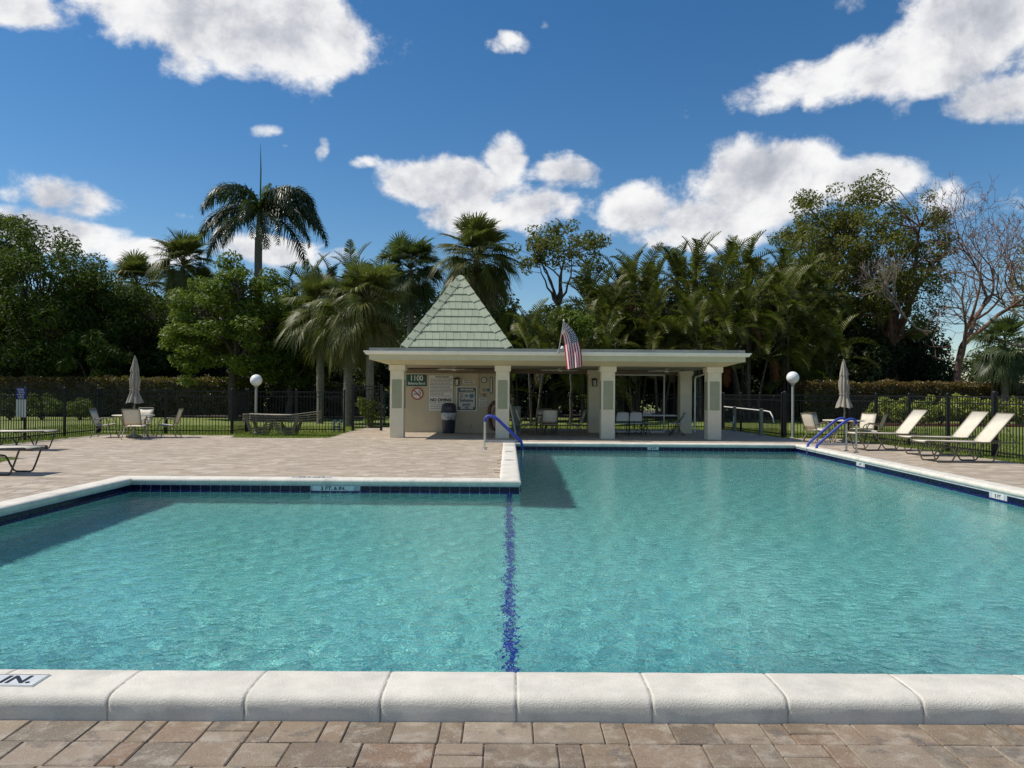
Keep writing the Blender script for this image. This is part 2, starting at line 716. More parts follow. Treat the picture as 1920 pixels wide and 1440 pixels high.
def coping_runs():
    n = len(POOL)
    P = [Vector((*p, 0)) for p in POOL]
    for i in range(n):
        a, b = P[i], P[(i + 1) % n]
        pr, nx_ = P[i - 1], P[(i + 2) % n]
        d = (b - a).normalized()
        inn = Vector((-d.y, d.x, 0))
        L = (b - a).length

        def kk(p, q, r_):
            d1, d2 = (q - p).normalized(), (r_ - q).normalized()
            turn = math.atan2(d1.x * d2.y - d1.y * d2.x, d1.dot(d2))
            return math.tan(turn / 2)
        k0, k1 = kk(pr, a, b), kk(a, b, nx_)
        step = .62
        if i == 0:      # near run: joints where the photograph has them
            js = [0.0] + [x - XL for x in np.arange(.03 - .62 * 9, xr(Y_NEAR) - .3, .622) if x - XL > .3] + [L]
        else:
            cnt = max(1, round(L / step))
            js = [L * j / cnt for j in range(cnt + 1)]
        for j in range(len(js) - 1):
            t0, t1 = js[j], js[j + 1]
            mb = MB()
            near = i == 0
            secs = 14 if near else 2
            gap = .0042 if near else .0012
            rows = []
            for s in range(secs):
                f = ([0, .008, .022, .05] + [.05 + .9 * q / 7 for q in range(1, 7)] + [.95, .978, .992, 1])[s] if near else s / (secs - 1)
                row = []
                for (u, z) in COPE:
                    w = CW - u
                    e0 = t0 + gap - (w * k0 if j == 0 else 0) if True else 0
                    e1 = t1 - gap + (w * k1 if j == len(js) - 2 else 0)
                    t = e0 + (e1 - e0) * f
                    uu, zz = u, z
                    if near and (s == 0 or s == secs - 1):        # worn, rounded arrises
                        uu = u + (.0025 if u < .1 else -.002 if u > .3 else 0)
                        zz = z - (.003 if z > .05 else 0)
                    if near:
                        wob = .0035 * mnoise.noise(Vector((t * 5.1 + j * 7, u * 9, z * 9)))
                        zz += wob
                        uu += .0025 * mnoise.noise(Vector((t * 3 + 40, z * 12, j * 3.)))
                    p = a + d * t + inn * (uu - CW)
                    row.append((p.x, p.y, zz))
                rows.append(row)
            m_ = len(COPE)
            vs = [v for r_ in rows for v in r_]
            fs = []
            for s in range(secs - 1):
                for q in range(m_ - 1):
                    fs.append((s * m_ + q, (s + 1) * m_ + q, (s + 1) * m_ + q + 1, s * m_ + q + 1))
            mb.add(vs, fs, True)
            mb.add(rows[0], [tuple(range(m_))], False)
            mb.add(rows[-1], [tuple(range(m_ - 1, -1, -1))], False)
            mb.build('coping_stone', m_coping, coping)


coping_runs()
# mortar, a little below the face of the near stones
mb = MB()
prof = [(u + (.0035 if u < .1 else -.0035 if u > .3 else 0), z - (.0035 if z > .05 else -.002)) for u, z in COPE]
xs_ = np.linspace(XL + .1, xr(Y_NEAR) - .1, 60)
vs = [(x, Y_NEAR - CW + u + .001 * mnoise.noise(Vector((x * 9, u * 20, 1))), z + .0015 * mnoise.noise(Vector((x * 9, u * 20, 7)))) for x in xs_ for u, z in prof]
m_ = len(prof)
mb.add(vs, [(s_ * m_ + q, (s_ + 1) * m_ + q, (s_ + 1) * m_ + q + 1, s_ * m_ + q + 1) for s_ in range(len(xs_) - 1) for q in range(m_ - 1)], True)
mb.build('mortar_bed', pbr('mortar', (.40, .365, .30), .9, var=.35, vscale=25), coping)

# ------------------------------------------------------------------ waterline tiles
TW_ = .156
tile_me = MB().rbox((0, 0, 0), (.1525, .008, .078), .0022).mesh('tile', m_tile)
trim_me = MB().rbox((0, 0, 0), (.1525, .030, .042), .007).mesh('trim_tile', m_trim)


def tile_wall(a, b, skip=()):
    a, b = Vector((*a, 0)), Vector((*b, 0))
    d = (b - a).normalized()
    inn = Vector((-d.y, d.x, 0))
    L = (b - a).length
    rz = math.atan2(d.y, d.x)
    c = (a + b) / 2 + inn * .0
    mb = MB()
    mb.box((c.x + inn.x * .002, c.y + inn.y * .002, -.056), (L, .006, .15), rz)
    mb.box((c.x + inn.x * .012, c.y + inn.y * .012, -.104), (L, .026, .037), rz)
    mb.build('grout_band', m_grout, basin)
    cnt = int(L / TW_)
    for k in range(cnt):
        t = (k + .5) * L / cnt
        p = a + d * t
        if not any(s0 < t < s1 for s0, s1 in skip):
            obj('tile', tile_me, basin, (p.x + inn.x * .007, p.y + inn.y * .007, -.041), rz)
        obj('trim_tile', trim_me, basin, (p.x + inn.x * .016, p.y + inn.y * .016, -.102), rz)


def t_of(a, b, px, py, z):
    q = at_z(px, py, z)
    d = (Vector((*b, 0)) - Vector((*a, 0))).normalized()
    return (Vector((q.x, q.y, 0)) - Vector((*a, 0))).dot(d)


m_marker = pbr('marker_tile', (.62, .63, .60), .3, var=.08, vscale=10)
m_ink = pbr('marker_ink', (.012, .013, .02), .4)


def depth_marker(a, b, t, body, w, label_h=.075, size=.062):
    """white plate with black figures in the tile band"""
    a_, b_ = Vector((*a, 0)), Vector((*b, 0))
    d = (b_ - a_).normalized()
    inn = Vector((-d.y, d.x, 0))
    rz = math.atan2(d.y, d.x) + math.pi
    p = a_ + d * t + inn * .009
    mk = MB().rbox((0, 0, 0), (w, .010, .080), .002).build('depth_marker', m_marker, basin, (p.x, p.y, -.041), rz)
    text_part('lettering', body, size, m_ink, mk, (0, -.0056, .0), sx=1.15, bold=.0022)


W4, W5, W3, W2 = (POOL[4], POOL[5]), (POOL[5], POOL[0]), (POOL[3], POOL[4]), (POOL[2], POOL[3])
W1 = (POOL[1], POOL[2])
mk4 = POOL[4][0] - at_y(625, 914, YP).x
mk2 = POOL[2][0] - at_y(1225, 839, YF).x
L1 = (Vector(POOL[2]) - Vector(POOL[1])).length


def t_right(px):
    best = min(np.arange(2, L1 - .2, .01), key=lambda t: abs(proj_px(Vector((*POOL[1], 0)) + (Vector((*POOL[2], 0)) - Vector((*POOL[1], 0))) * (t / L1) + Vector((0, 0, -.04)))[0] - px))
    return float(best)


def proj_px(p):
    v = CAM_R.transposed() @ (Vector(p) - Vector((0, 0, CAM_Z)))
    return (IW / 2 + F_PX * v.x / -v.z, IH / 2 - F_PX * v.y / -v.z)


tr1, tr2 = t_right(1614), t_right(1873)
tile_wall(*W4, skip=[(mk4 - .40, mk4 + .40)])
tile_wall(*W2, skip=[(mk2 - .17, mk2 + .17)])
tile_wall(*W5)
tile_wall(*W1, skip=[(tr1 - .17, tr1 + .17), (tr2 - .17, tr2 + .17)])
tile_wall(*W3)
depth_marker(*W4, mk4, '3 FT. 6 IN.', .66, size=.078)
depth_marker(*W2, mk2, '6 FT', .30, size=.075)
depth_marker(*W1, tr1, '6 FT', .30, size=.075)
depth_marker(*W1, tr2, '5 FT', .30, size=.075)


def top_marker(c, w, body, rz, size=.085, plate=(.16,), lw=1.0):
    """marker plate let into the top of the coping"""
    mk = MB().rbox((0, 0, 0), (w, plate[0], .006), .0015).build('coping_marker', m_marker, coping, (c[0], c[1], CT + .0028), rz)
    fr = MB()
    h = plate[0]
    for (x, y, dx, dy) in ((0, h / 2 - .006, w - .008, .003), (0, -h / 2 + .006, w - .008, .003), (w / 2 - .006, 0, .003, h - .016), (-w / 2 + .006, 0, .003, h - .016)):
        fr.box((x, y, .0032), (dx, dy, .0012))
    fr.build('border', m_ink, mk)
    if body:
        text_part('lettering', body, size, m_ink, mk, (0, 0, .0036), rot=(0, 0, 0), sx=lw, bold=.003)
    else:
        for yy in (.025, -.025):
            print_line(mk, -w * .36, w * .36, .0036, yy, .03, m_ink, True)
    return mk


q = at_z(58, 1278, CT)
top_marker((q.x - .26, Y_NEAR - .165), .62, '3 FT. 6 IN.', 0, size=.125, plate=(.145,), lw=1.0)
q = at_z(585, 895, CT)
top_marker((q.x, YP + .18), .62, '3 FT. 6 IN.', math.pi, size=.10, plate=(.15,))
for (px, py, body) in ((956, 847, ''), (957, 863, '')):
    q = at_z(px, py, CT)
    top_marker((XP - .16, q.y), .20, body, 0, plate=(.2,) if py == 847 else (.13,))

# ------------------------------------------------------------------ paved deck
DECK = [(-14, -3), (14, -3), (14, 12), (11.5, 16), (11.5, 25.7), (9.7, 25.9), (9.4, 31.6), (-6.0, 32.2), (-5.85, 24.25), (-8.85, 24.1),
        (-9.25, 25.3), (-13.7, 25.3), (-13.7, 18.6), (-10.5, 16.3), (-10.4, 14.7), (-14, 14.2)]


def in_poly(x, y, poly):
    c = False
    n = len(poly)
    for i in range(n):
        x0, y0 = poly[i]
        x1, y1 = poly[i - 1]
        if (y0 > y) != (y1 > y) and x < (x1 - x0) * (y - y0) / (y1 - y0) + x0:
            c = not c
    return c


deck = bpy.data.objects.new('pool_deck', None)
COL.objects.link(deck)
struct(deck)


def paver_mat(name, island, per_object=False):
    m, g, out = new_mat(name)
    b = g.n('ShaderNodeBsdfPrincipled')
    geo = g.n('ShaderNodeNewGeometry')
    rnd = geo.outputs['Random Per Island'] if island and not per_object else g.n('ShaderNodeObjectInfo').outputs['Random']
    pos = geo.outputs['Position']
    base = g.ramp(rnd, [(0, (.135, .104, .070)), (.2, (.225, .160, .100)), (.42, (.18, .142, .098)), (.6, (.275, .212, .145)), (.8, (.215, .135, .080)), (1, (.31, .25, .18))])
    if island:  # far copy of the stone: brightness of glancing sun put into paler colours
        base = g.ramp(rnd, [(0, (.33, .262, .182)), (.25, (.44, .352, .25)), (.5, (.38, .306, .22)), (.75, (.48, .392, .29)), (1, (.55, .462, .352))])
        st = g.n('ShaderNodeMapping')
        g.link(pos, st.inputs[0])
        st.inputs['Scale'].default_value = (1.1, 3.4, 1)
        base = g.mix(g.m('MULTIPLY', g.smooth(g.noise(st.outputs[0], 1.0, 5, .65), .42, .62), .55), base, (.30, .235, .175))
        base = g.mix(g.m('MULTIPLY', g.smooth(g.noise(st.outputs[0], 1.7, 4, .65), .54, .68), .6), base, (.56, .49, .40))
    off = g.n('ShaderNodeVectorMath', operation='ADD')
    g.link(pos, off.inputs[0])
    cmb = g.n('ShaderNodeCombineXYZ')
    g.link(g.m('MULTIPLY', rnd, 91.0), cmb.inputs[0])
    g.link(g.m('MULTIPLY', rnd, 57.0), cmb.inputs[1])
    g.link(cmb.outputs[0], off.inputs[1])
    v = off.outputs[0]
    cloud = g.noise(v, 8, 7, .70)
    c = g.mix(g.m('MULTIPLY', g.smooth(cloud, .46, .66), .1 if island else .62), base, (.40, .345, .265))
    dk = g.noise(v, 6, 7, .68)
    c = g.mix(g.m('MULTIPLY', g.smooth(dk, .53, .66), .08 if island else .75), c, (.115, .096, .076))
    spk = g.noise(v, 160, 3, .7)
    c = g.mix(g.m('MULTIPLY', g.smooth(spk, .58, .68), .1 if island else .6), c, (.55, .50, .42))
    c = g.mix(g.m('MULTIPLY', g.smooth(spk, .42, .33), .1 if island else .6), c, (.09, .075, .065))
    g.link(c, b.inputs['Base Color'])
    b.inputs['Roughness'].default_value = .72
    bp = g.n('ShaderNodeBump')
    bp.inputs['Strength'].default_value = .05 if island else .55
    bp.inputs['Distance'].default_value = .004
    g.link(g.m('ADD', g.noise(v, 130, 4, .7), g.m('MULTIPLY', g.noise(v, 22, 4, .6), .8)), bp.inputs['Height'])
    g.link(bp.outputs[0], b.inputs['Normal'])
    g.link(b.outputs[0], out.inputs[0])
    return m


m_paver = paver_mat('paver_stone', False)
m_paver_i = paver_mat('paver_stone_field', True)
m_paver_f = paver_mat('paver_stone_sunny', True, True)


def build_pavers():
    rnd = random.Random(3)
    cells = []
    y1 = Y_NEAR - CW - .004
    rows = []
    y = y1
    while y > -1.2:
        rows.append((y - .207, y))
        y -= .207
    y = y1 + .0
    while y < 32.2:
        rows.append((y, y + .207))
        y += .207
    for (a, b_) in rows:
        x = -14.2 + rnd.random() * .2
        while x < 14.2:
            w = rnd.choice((.1035, .207, .207, .207, .31, .31))
            if w == .207 and rnd.random() < .3:
                mid = (a + b_) / 2
                cells.append((x, x + w, a, mid))
                cells.append((x, x + w, mid, b_))
            else:
                cells.append((x, x + w, a, b_))
            x += w
    out = []
    e = CW + .004
    for (x0, x1, a, b_) in cells:
        cx_, cy_ = (x0 + x1) / 2, (a + b_) / 2
        if not in_poly(cx_, cy_, DECK):
            continue
        # clear of pool and coping
        if cy_ > Y_NEAR - e and cy_ < YF + e and cx_ > XL - e and cx_ < xr(cy_) + e and not (cx_ < XP - e and cy_ > YP + e):
            continue
        # cut pavers along the coping
        if cy_ < Y_NEAR - e:
            b_ = min(b_, Y_NEAR - e)
        if cy_ > YF + e and XP - e < cx_ < xr(YF) + e:
            a = max(a, YF + e)
        if cx_ < XP - e and cy_ > YP + e and cx_ > XL - e:
            a = max(a, YP + e)
        if cy_ > YP + e and cy_ < YF + e and cx_ < XP:
            x1 = min(x1, XP - e)
        if Y_NEAR - e < cy_ < YP + e and cx_ < XL:
            x1 = min(x1, XL - e)
        if Y_NEAR - e < cy_ < YF + e and cx_ > 3:
            x0 = max(x0, xr(cy_) + e)
        if x1 - x0 < .03 or b_ - a < .03:
            continue
        out.append((x0, x1, a, b_))
    near, rest = [], []
    vis = []
    for c in out:
        p = proj_px(((c[0] + c[1]) / 2, (c[2] + c[3]) / 2, 0)) if (c[2] + c[3]) / 2 > 1 else (-1e5, 0)
        if -60 < p[0] < 1980 and p[1] < 1475:
            vis.append(((c[2] + c[3]) / 2, c))
        else:
            rest.append(c)
    vis.sort()
    near = [c for _, c in vis[:295]]
    rest += [c for _, c in vis[295:]]
    g_ = .0024
    for (x0, x1, a, b_) in near:
        w, d = x1 - x0 - 2 * g_, b_ - a - 2 * g_
        bm = bmesh.new()
        bmesh.ops.create_cube(bm, size=1)
        for v in bm.verts:
            v.co = Vector((v.co.x * w, v.co.y * d, v.co.z * .05 - .025))
        top = [e for e in bm.edges if all(v.co.z > -.01 for v in e.verts)] + [e for e in bm.edges if abs(e.verts[0].co.z - e.verts[1].co.z) > .02]
        bmesh.ops.bevel(bm, geom=top, offset=.0045, segments=1, affect='EDGES')
        if a < 4:
            for v in bm.verts:
                v.co.x += rnd.uniform(-.0014, .0014)
                v.co.y += rnd.uniform(-.0014, .0014)
        me = bpy.data.meshes.new('paver')
        bm.to_mesh(me)
        bm.free()
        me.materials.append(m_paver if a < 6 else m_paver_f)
        me.shade_flat()
        o = obj('paver', me, deck, ((x0 + x1) / 2, (a + b_) / 2, rnd.uniform(-.0025, .0015)))
        o.rotation_euler = (rnd.uniform(-.006, .006), rnd.uniform(-.006, .006), rnd.uniform(-.004, .004))
    g_ = .0011
    A = np.array(rest)
    k = len(A)
    zt = rng.uniform(-.0012, .0006, k)
    x0, x1, a, b_ = A[:, 0] + g_, A[:, 1] - g_, A[:, 2] + g_, A[:, 3] - g_
    V = np.zeros((k, 8, 3))
    for i, (xx, yy) in enumerate(((x0, a), (x1, a), (x1, b_), (x0, b_))):
        V[:, i, 0], V[:, i, 1], V[:, i, 2] = xx, yy, zt
        V[:, i + 4, 0], V[:, i + 4, 1], V[:, i + 4, 2] = xx, yy, -.05
    Fl = np.array([(0, 1, 2, 3), (4, 5, 1, 0), (5, 6, 2, 1), (6, 7, 3, 2), (7, 4, 0, 3)])
    Fq = (np.arange(k)[:, None, None] * 8 + Fl[None]).reshape(-1, 4)
    stuff(obj('paver_field', np_mesh('paver_field', V.reshape(-1, 3), Fq, m_paver_i), deck))


build_pavers()
from mathutils.geometry import delaunay_2d_cdt


def sheet(name, outer, holes, z, mat, parent=None):
    vs, es = [], []
    for loop in [outer] + holes:
        b0 = len(vs)
        n_ = len(loop)
        vs += [Vector(p) for p in loop]
        es += [(b0 + i, b0 + (i + 1) % n_) for i in range(n_)]
    v2, _, f2, _, _, _ = delaunay_2d_cdt(vs, es, [], 0, 1e-5)
    fs = []
    for f in f2:
        c = sum((Vector(v2[i]) for i in f), Vector((0, 0))) / len(f)
        if in_poly(c.x, c.y, outer) and not any(in_poly(c.x, c.y, h) for h in holes):
            fs.append(tuple(f))
    mb = MB()
    mb.add([(v.x, v.y, z) for v in v2], fs, False)
    return mb.build(name, mat, parent)


PO = [(XL - .02, Y_NEAR - .02), (xr(Y_NEAR) + .02, Y_NEAR - .02), (xr(YF) + .02, YF + .02), (XP - .02, YF + .02), (XP - .02, YP + .02), (XL - .02, YP + .02)]
sheet('joint_sand', DECK, [PO], -.013, pbr('joint_sand', (.34, .285, .21), .95, var=.3, vscale=30), deck)

m_lawn, g, out = new_mat('lawn_grass')
b = g.n('ShaderNodeBsdfPrincipled')
pos = g.n('ShaderNodeNewGeometry').outputs['Position']
c = g.mix(g.smooth(g.noise(pos, 3.5, 5, .65), .3, .7), (.115, .165, .022), (.25, .29, .050))
c = g.mix(g.m('MULTIPLY', g.smooth(g.noise(pos, .6, 4, .6), .5, .68), .5), c, (.27, .25, .075))
c = g.mix(g.m('MULTIPLY', g.smooth(g.noise(pos, 45, 3, .7), .5, .65), .6), c, (.035, .055, .010))
g.link(c, b.inputs['Base Color'])
b.inputs['Roughness'].default_value = .8
bp = g.n('ShaderNodeBump')
bp.inputs['Strength'].default_value = 1
bp.inputs['Distance'].default_value = .05
g.link(g.noise(pos, 30, 5, .7), bp.inputs['Height'])
g.link(bp.outputs[0], b.inputs['Normal'])
g.link(b.outputs[0], out.inputs[0])
BIG = [(-900, -300), (900, -300), (900, 1400), (-900, 1400)]
lawn = struct(sheet('lawn', BIG, [[(XL - .6, Y_NEAR - .2), (9.0, Y_NEAR - .2), (9.0, YF + .3), (XL - .6, YF + .3)]], -.03, m_lawn))


def grass_blades(name, regions, n, hmin, hmax, mat, seed=1):
    r_ = np.random.default_rng(seed)
    ar = np.array([(x1 - x0) * (y1 - y0) * w for (x0, x1, y0, y1, w) in regions])
    pick = r_.choice(len(regions), n, p=ar / ar.sum())
    reg = np.array([q[:4] for q in regions])[pick]
    x = reg[:, 0] + r_.random(n) * (reg[:, 1] - reg[:, 0])
    y = reg[:, 2] + r_.random(n) * (reg[:, 3] - reg[:, 2])
    ok = np.array([not in_poly(a, b_, DECK) for a, b_ in zip(x, y)])
    x, y = x[ok], y[ok]
    n = len(x)
    h = r_.uniform(hmin, hmax, n)
    an = r_.random(n) * 6.28
    w = r_.uniform(.006, .014, n)
    lean = r_.normal(0, .4, (n, 2)) * h[:, None]
    V = np.zeros((n, 3, 3))
    V[:, 0] = np.stack([x - w * np.cos(an), y - w * np.sin(an), np.full(n, -.03)], 1)
    V[:, 1] = np.stack([x + w * np.cos(an), y + w * np.sin(an), np.full(n, -.03)], 1)
    V[:, 2] = np.stack([x + lean[:, 0], y + lean[:, 1], h - .03], 1)
    Fq = np.arange(n * 3).reshape(n, 3)
    o = stuff(obj(name, np_mesh(name, V.reshape(-1, 3), Fq, mat)))
    return o


m_blade = leaf_mat('grass_blade', (.14, .20, .024), (.28, .32, .055), .35, .6, .3, patch=1.2)
gb = grass_blades('grass', [(-15.5, -13.6, 14, 27, 1.0), (-14, -5.7, 24, 28.2, 1.0), (-11.5, -10.3, 14.5, 16.5, .8), (-19, -5, 28.2, 33, .5), (-19, -15.5, 16, 28, .4),
                            (11.4, 13.5, 13, 27, 1.0), (9.3, 12, 25.6, 34, .8), (13.5, 20, 16, 34, .45), (-6, 10, 31.6, 35, .5)], 90000, .03, .075, m_blade)
tag(gb, 'short green lawn grass growing along the deck and fences', 'grass')

# ------------------------------------------------------------------ pavilion
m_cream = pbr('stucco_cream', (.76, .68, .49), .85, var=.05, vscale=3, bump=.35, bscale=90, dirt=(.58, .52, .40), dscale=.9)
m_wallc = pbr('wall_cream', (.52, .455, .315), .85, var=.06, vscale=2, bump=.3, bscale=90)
m_sage = pbr('panel_sage', (.335, .345, .215), .7, var=.05, vscale=4)
m_fascia = pbr('fascia_sage', (.58, .56, .37), .65, var=.05, vscale=3)
m_soffit = pbr('soffit_sage', (.56, .53, .34), .7, var=.05, vscale=3)
m_gutter = pbr('gutter_white', (.84, .83, .74), .4, var=.04, vscale=3, dirt=(.66, .66, .58), dscale=1.3)
m_roofgrey = pbr('roof_membrane', (.26, .27, .24), .9, var=.15, vscale=2)
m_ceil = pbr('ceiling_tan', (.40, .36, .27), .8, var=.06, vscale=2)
m_shingle = pbr('shingle_sage', (.335, .365, .255), .75, var=.07, vscale=7, bump=.25, bscale=60, obj_random=.07)
m_beam_shade = pbr('beam_shade_brown', (.20, .155, .11), .7, var=.15, vscale=5)  # brown of the rear beam, also of the painted shadow strip
m_glass_lamp = pbr('lamp_glass', (.55, .53, .47), .25)

pav = thing('pool_pavilion', 'open cream pool pavilion with square columns and sage pyramid roof', 'pavilion', (1.6, 26.8, 0))
PL = Vector((1.6, 26.8, 0))


def pv(p):
    return Vector(p) - PL


CX = [-3.68, -.185, 3.31, 6.84]
YC = 24.92     # centre of the front columns
YR = 28.9
COLW = .45


def column(x, y, panel=True):
    mb = MB()
    mb.rbox((0, 0, 1.11), (COLW, COLW, 2.22), .008)
    c = mb.build('column', m_cream, pav, pv((x, y, 0)))
    MB().rbox((0, 0, 2.315), (COLW + .085, COLW + .085, .188), .007).build('capital', m_cream, c)
    if panel:
        for k in range(4):
            an = k * math.pi / 2
            dx, dy = math.sin(an) * (COLW / 2 + .004), -math.cos(an) * (COLW / 2 + .004)
            MB().rbox((0, 0, 0), (.325, .014, .955), .004).build('column_panel', m_sage, c, (dx, dy, 1.45), an)


for x in CX:
    column(x, YC)
column(CX[2], YR, False)
column(CX[3], YR, False)
column(CX[1] - .0, YR + 3.0, False)
column(CX[2], YR + 3.0, False) if False else None

# wall of the equipment room, behind the first bay
WY = 28.1
WX0, WX1 = -3.90, .02
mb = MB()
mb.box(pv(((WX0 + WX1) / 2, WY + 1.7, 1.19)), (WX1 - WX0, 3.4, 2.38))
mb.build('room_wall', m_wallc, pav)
MB().box(pv(((WX0 + WX1) / 2, WY - .02, 2.31)), (WX1 - WX0 - .02, .04, .16)).build('header_shade', m_beam_shade, pav)  # dark strip: the soffit beam's shadow on the wall, put in as colour

# roof
EX0, EX1, EY0, EY1 = -4.66, 7.83, 23.98, 32.4
mb = MB()
mb.box(pv(((EX0 + EX1) / 2, (EY0 + EY1) / 2 + .05, 2.86)), (EX1 - EX0 - .30, EY1 - EY0 - .30, .16))
mb.build('roof_slab', m_roofgrey, pav)
# ogee gutter round the eaves, mitred
GP = [(.0, 2.835), (0, 2.815), (.012, 2.79), (.035, 2.765), (.05, 2.735), (.055, 2.72), (.15, 2.72), (.15, 2.815), (.13, 2.835)]


def eave_ring(prof, name, mat, x0=EX0, x1=EX1, y0=EY0, y1=EY1, close=True):
    vs, fs = [], []
    m_ = len(prof)
    for (cx_, cy_, sx_, sy_) in ((x0, y0, 1, 1), (x1, y0, -1, 1), (x1, y1, -1, -1), (x0, y1, 1, -1)):
        for (o_, z) in prof:
            vs.append(pv((cx_ + sx_ * o_, cy_ + sy_ * o_, z)))
    for s in range(4):
        for q in range(m_ if close else m_ - 1):
            fs.append((s * m_ + q, s * m_ + (q + 1) % m_, ((s + 1) % 4) * m_ + (q + 1) % m_, ((s + 1) % 4) * m_ + q))
    return MB().add(vs, fs, False).build(name, mat, pav)


eave_ring(GP, 'gutter', m_gutter)
eave_ring([(.153, 2.78), (.153, 2.555), (.178, 2.552), (.178, 2.78)], 'fascia', m_fascia)
eave_ring([(.180, 2.562), (.69, 2.412), (.70, 2.43), (.19, 2.58)], 'soffit', m_soffit)
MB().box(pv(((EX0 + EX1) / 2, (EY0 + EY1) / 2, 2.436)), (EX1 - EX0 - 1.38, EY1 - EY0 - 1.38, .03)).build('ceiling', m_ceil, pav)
for (x0, x1, y, z0, z1) in ((CX[1], CX[3], YR, 2.26, 2.409),):
    MB().box(pv(((x0 + x1) / 2 + .2, y + .05, (z0 + z1) / 2)), (x1 - x0, .12, z1 - z0)).build('rear_beam', m_beam_shade, pav)
# screen frame in the rear bay
m_alu = pbr('white_aluminium', (.62, .62, .57), .4)
mb = MB()
mb.box(pv((6.05, 28.95, 1.13)), (.045, .045, 2.26))
mb.box(pv((5.05, 28.95, .035)), (2.05, .05, .07))
mb.box(pv((5.0, 28.95, 2.235)), (2.15, .04, .05))
mb.build('screen_frame', m_alu, pav)
# downspout from the front gutter to the rear column
mb = MB()
mb.tube([pv((7.10, 25.15, 2.40)), pv((7.14, 25.6, 2.33)), pv((7.17, 28.5, 2.16)), pv((7.17, 28.62, 2.08)), pv((7.17, 28.64, 1.9)), pv((7.17, 28.64, .05))], .032, 10)
mb.build('downspout', m_gutter, pav)

# pyramid roof of shingle courses
PX0, PX1, PY0, PY1, PZ0, PZA = -3.58, .06, 25.25, 28.89, 3.03, 5.72
pc = Vector(((PX0 + PX1) / 2, (PY0 + PY1) / 2, PZ0))
pyr = MB()
bs = [pv((PX0 + .06, PY0 + .06, PZ0)), pv((PX1 - .06, PY0 + .06, PZ0)), pv((PX1 - .06, PY1 - .06, PZ0)), pv((PX0 + .06, PY1 - .06, PZ0))]
ap = pv((pc.x, pc.y, PZA - .1))
pyr.add(bs + [ap], [(0, 1, 4), (1, 2, 4), (2, 3, 4), (3, 0, 4)], False)
pyr = pyr.build('pyramid_roof', pbr('roof_felt', (.10, .11, .09), .9), pav)
MB().box(pv((pc.x, pc.y, PZ0 - .055)), (PX1 - PX0 - .10, PY1 - PY0 - .10, .11)).build('roof_curb', m_roofgrey, pyr)
half = (PX1 - PX0) / 2
hgt = PZA - PZ0
slope_len = math.hypot(half, hgt)
tilt = math.atan2(hgt, half)
COURSES = 9
ch = slope_len / (COURSES + .55)
sh_cache = {}


def shingle_mesh(w, l):
    key = (round(w, 3), round(l, 3))
    if key not in sh_cache:
        sh_cache[key] = MB().rbox((0, 0, 0), (w - .006, l, .030), .004).mesh('shingle', m_shingle)
    return sh_cache[key]


back = MB()
rs = random.Random(5)
for side in range(4):
    an = side * math.pi / 2
    Rz = Matrix.Rotation(an, 4, 'Z')
    for cidx in range(COURSES):
        s0 = cidx * ch            # along the slope from the eave
        wlow = 2 * half * (1 - s0 / slope_len)
        whigh = 2 * half * (1 - (s0 + ch) / slope_len)
        wmid = wlow - .16
        cnt = max(1, round(wmid / .235))
        tw = wmid / cnt
        for k in range(cnt):
            x = -wmid / 2 + (k + .5) * tw
            # trim tiles that would stick out past the hip
            lim = half * (1 - (s0 + ch * 1.0) / slope_len) + .05
            x0_, x1_ = max(x - tw / 2, -lim - .11), min(x + tw / 2, lim + .11)
            if x1_ - x0_ < .05:
                continue
            w = x1_ - x0_
            xm = (x0_ + x1_) / 2
            sm = s0 + ch * .5 - .01
            loc = Vector((xm, -half + sm * math.cos(tilt) - .035 * math.sin(tilt), sm * math.sin(tilt) + .035 * math.cos(tilt)))
            rot = Rz @ Matrix.Translation(loc) @ Matrix.Rotation(tilt - .085, 4, 'X')
            M_ = Matrix.Translation(pv(pc)) @ rot
            if side == 2:
                back.box(M_.translation, (w - .006, ch + .05, .03), M=M_.to_3x3().to_4x4())
            else:
                o = obj('shingle', shingle_mesh(w, ch + .05), pyr)
                o.matrix_local = M_ @ Matrix.Translation((0, 0, rs.uniform(-.003, .003)))
    # hip caps along the corner to the left of this face
    nf = Vector((0, -math.sin(tilt), math.cos(tilt)))
    ns = Vector((-math.sin(tilt), 0, math.cos(tilt)))
    hd = Vector((half, half, hgt)).normalized()
    tf = nf.cross(hd)
    tf = tf if tf.x > 0 else -tf
    ts = ns.cross(hd)
    ts = ts if ts.y > 0 else -ts
    for cidx in range(COURSES + 1):
        s0, s1 = cidx * ch, min((cidx + 1) * ch + .03, slope_len * .99)
        vs = []
        for s_, lift in ((s0, .085), (s1, .055)):
            p = Vector((-half, -half, 0)) + Vector((half, half, hgt)) * (s_ / slope_len)
            rd = p + (nf + ns).normalized() * (lift + .035)
            vs += [p + tf * .20 + nf * lift, rd, p + ts * .20 + ns * lift, p + ts * .20 + ns * (lift - .03), rd - (nf + ns).normalized() * .04, p + tf * .20 + nf * (lift - .03)]
        fs = [(0, 1, 7, 6), (1, 2, 8, 7), (2, 3, 9, 8), (5, 0, 6, 11), (0, 5, 4, 1), (1, 4, 3, 2), (6, 7, 10, 11), (7, 8, 9, 10), (3, 4, 10, 9), (4, 5, 11, 10)]
        mb = MB()
        mb.add([Matrix.Translation(pv(pc)) @ (Rz @ v) for v in vs], fs, False)
        mb.build('hip_cap', m_shingle, pyr)
stuff(back.build('rear_shingles', m_shingle, pyr))
MB().lathe([(.16, -.13), (.10, -.02), (.03, .03), (.0, .035)], pv((pc.x, pc.y, PZA + .02)), 4).build('apex_cap', m_shingle, pyr)

# ceiling fans
m_fanw = pbr('fan_white', (.62, .60, .52), .5)


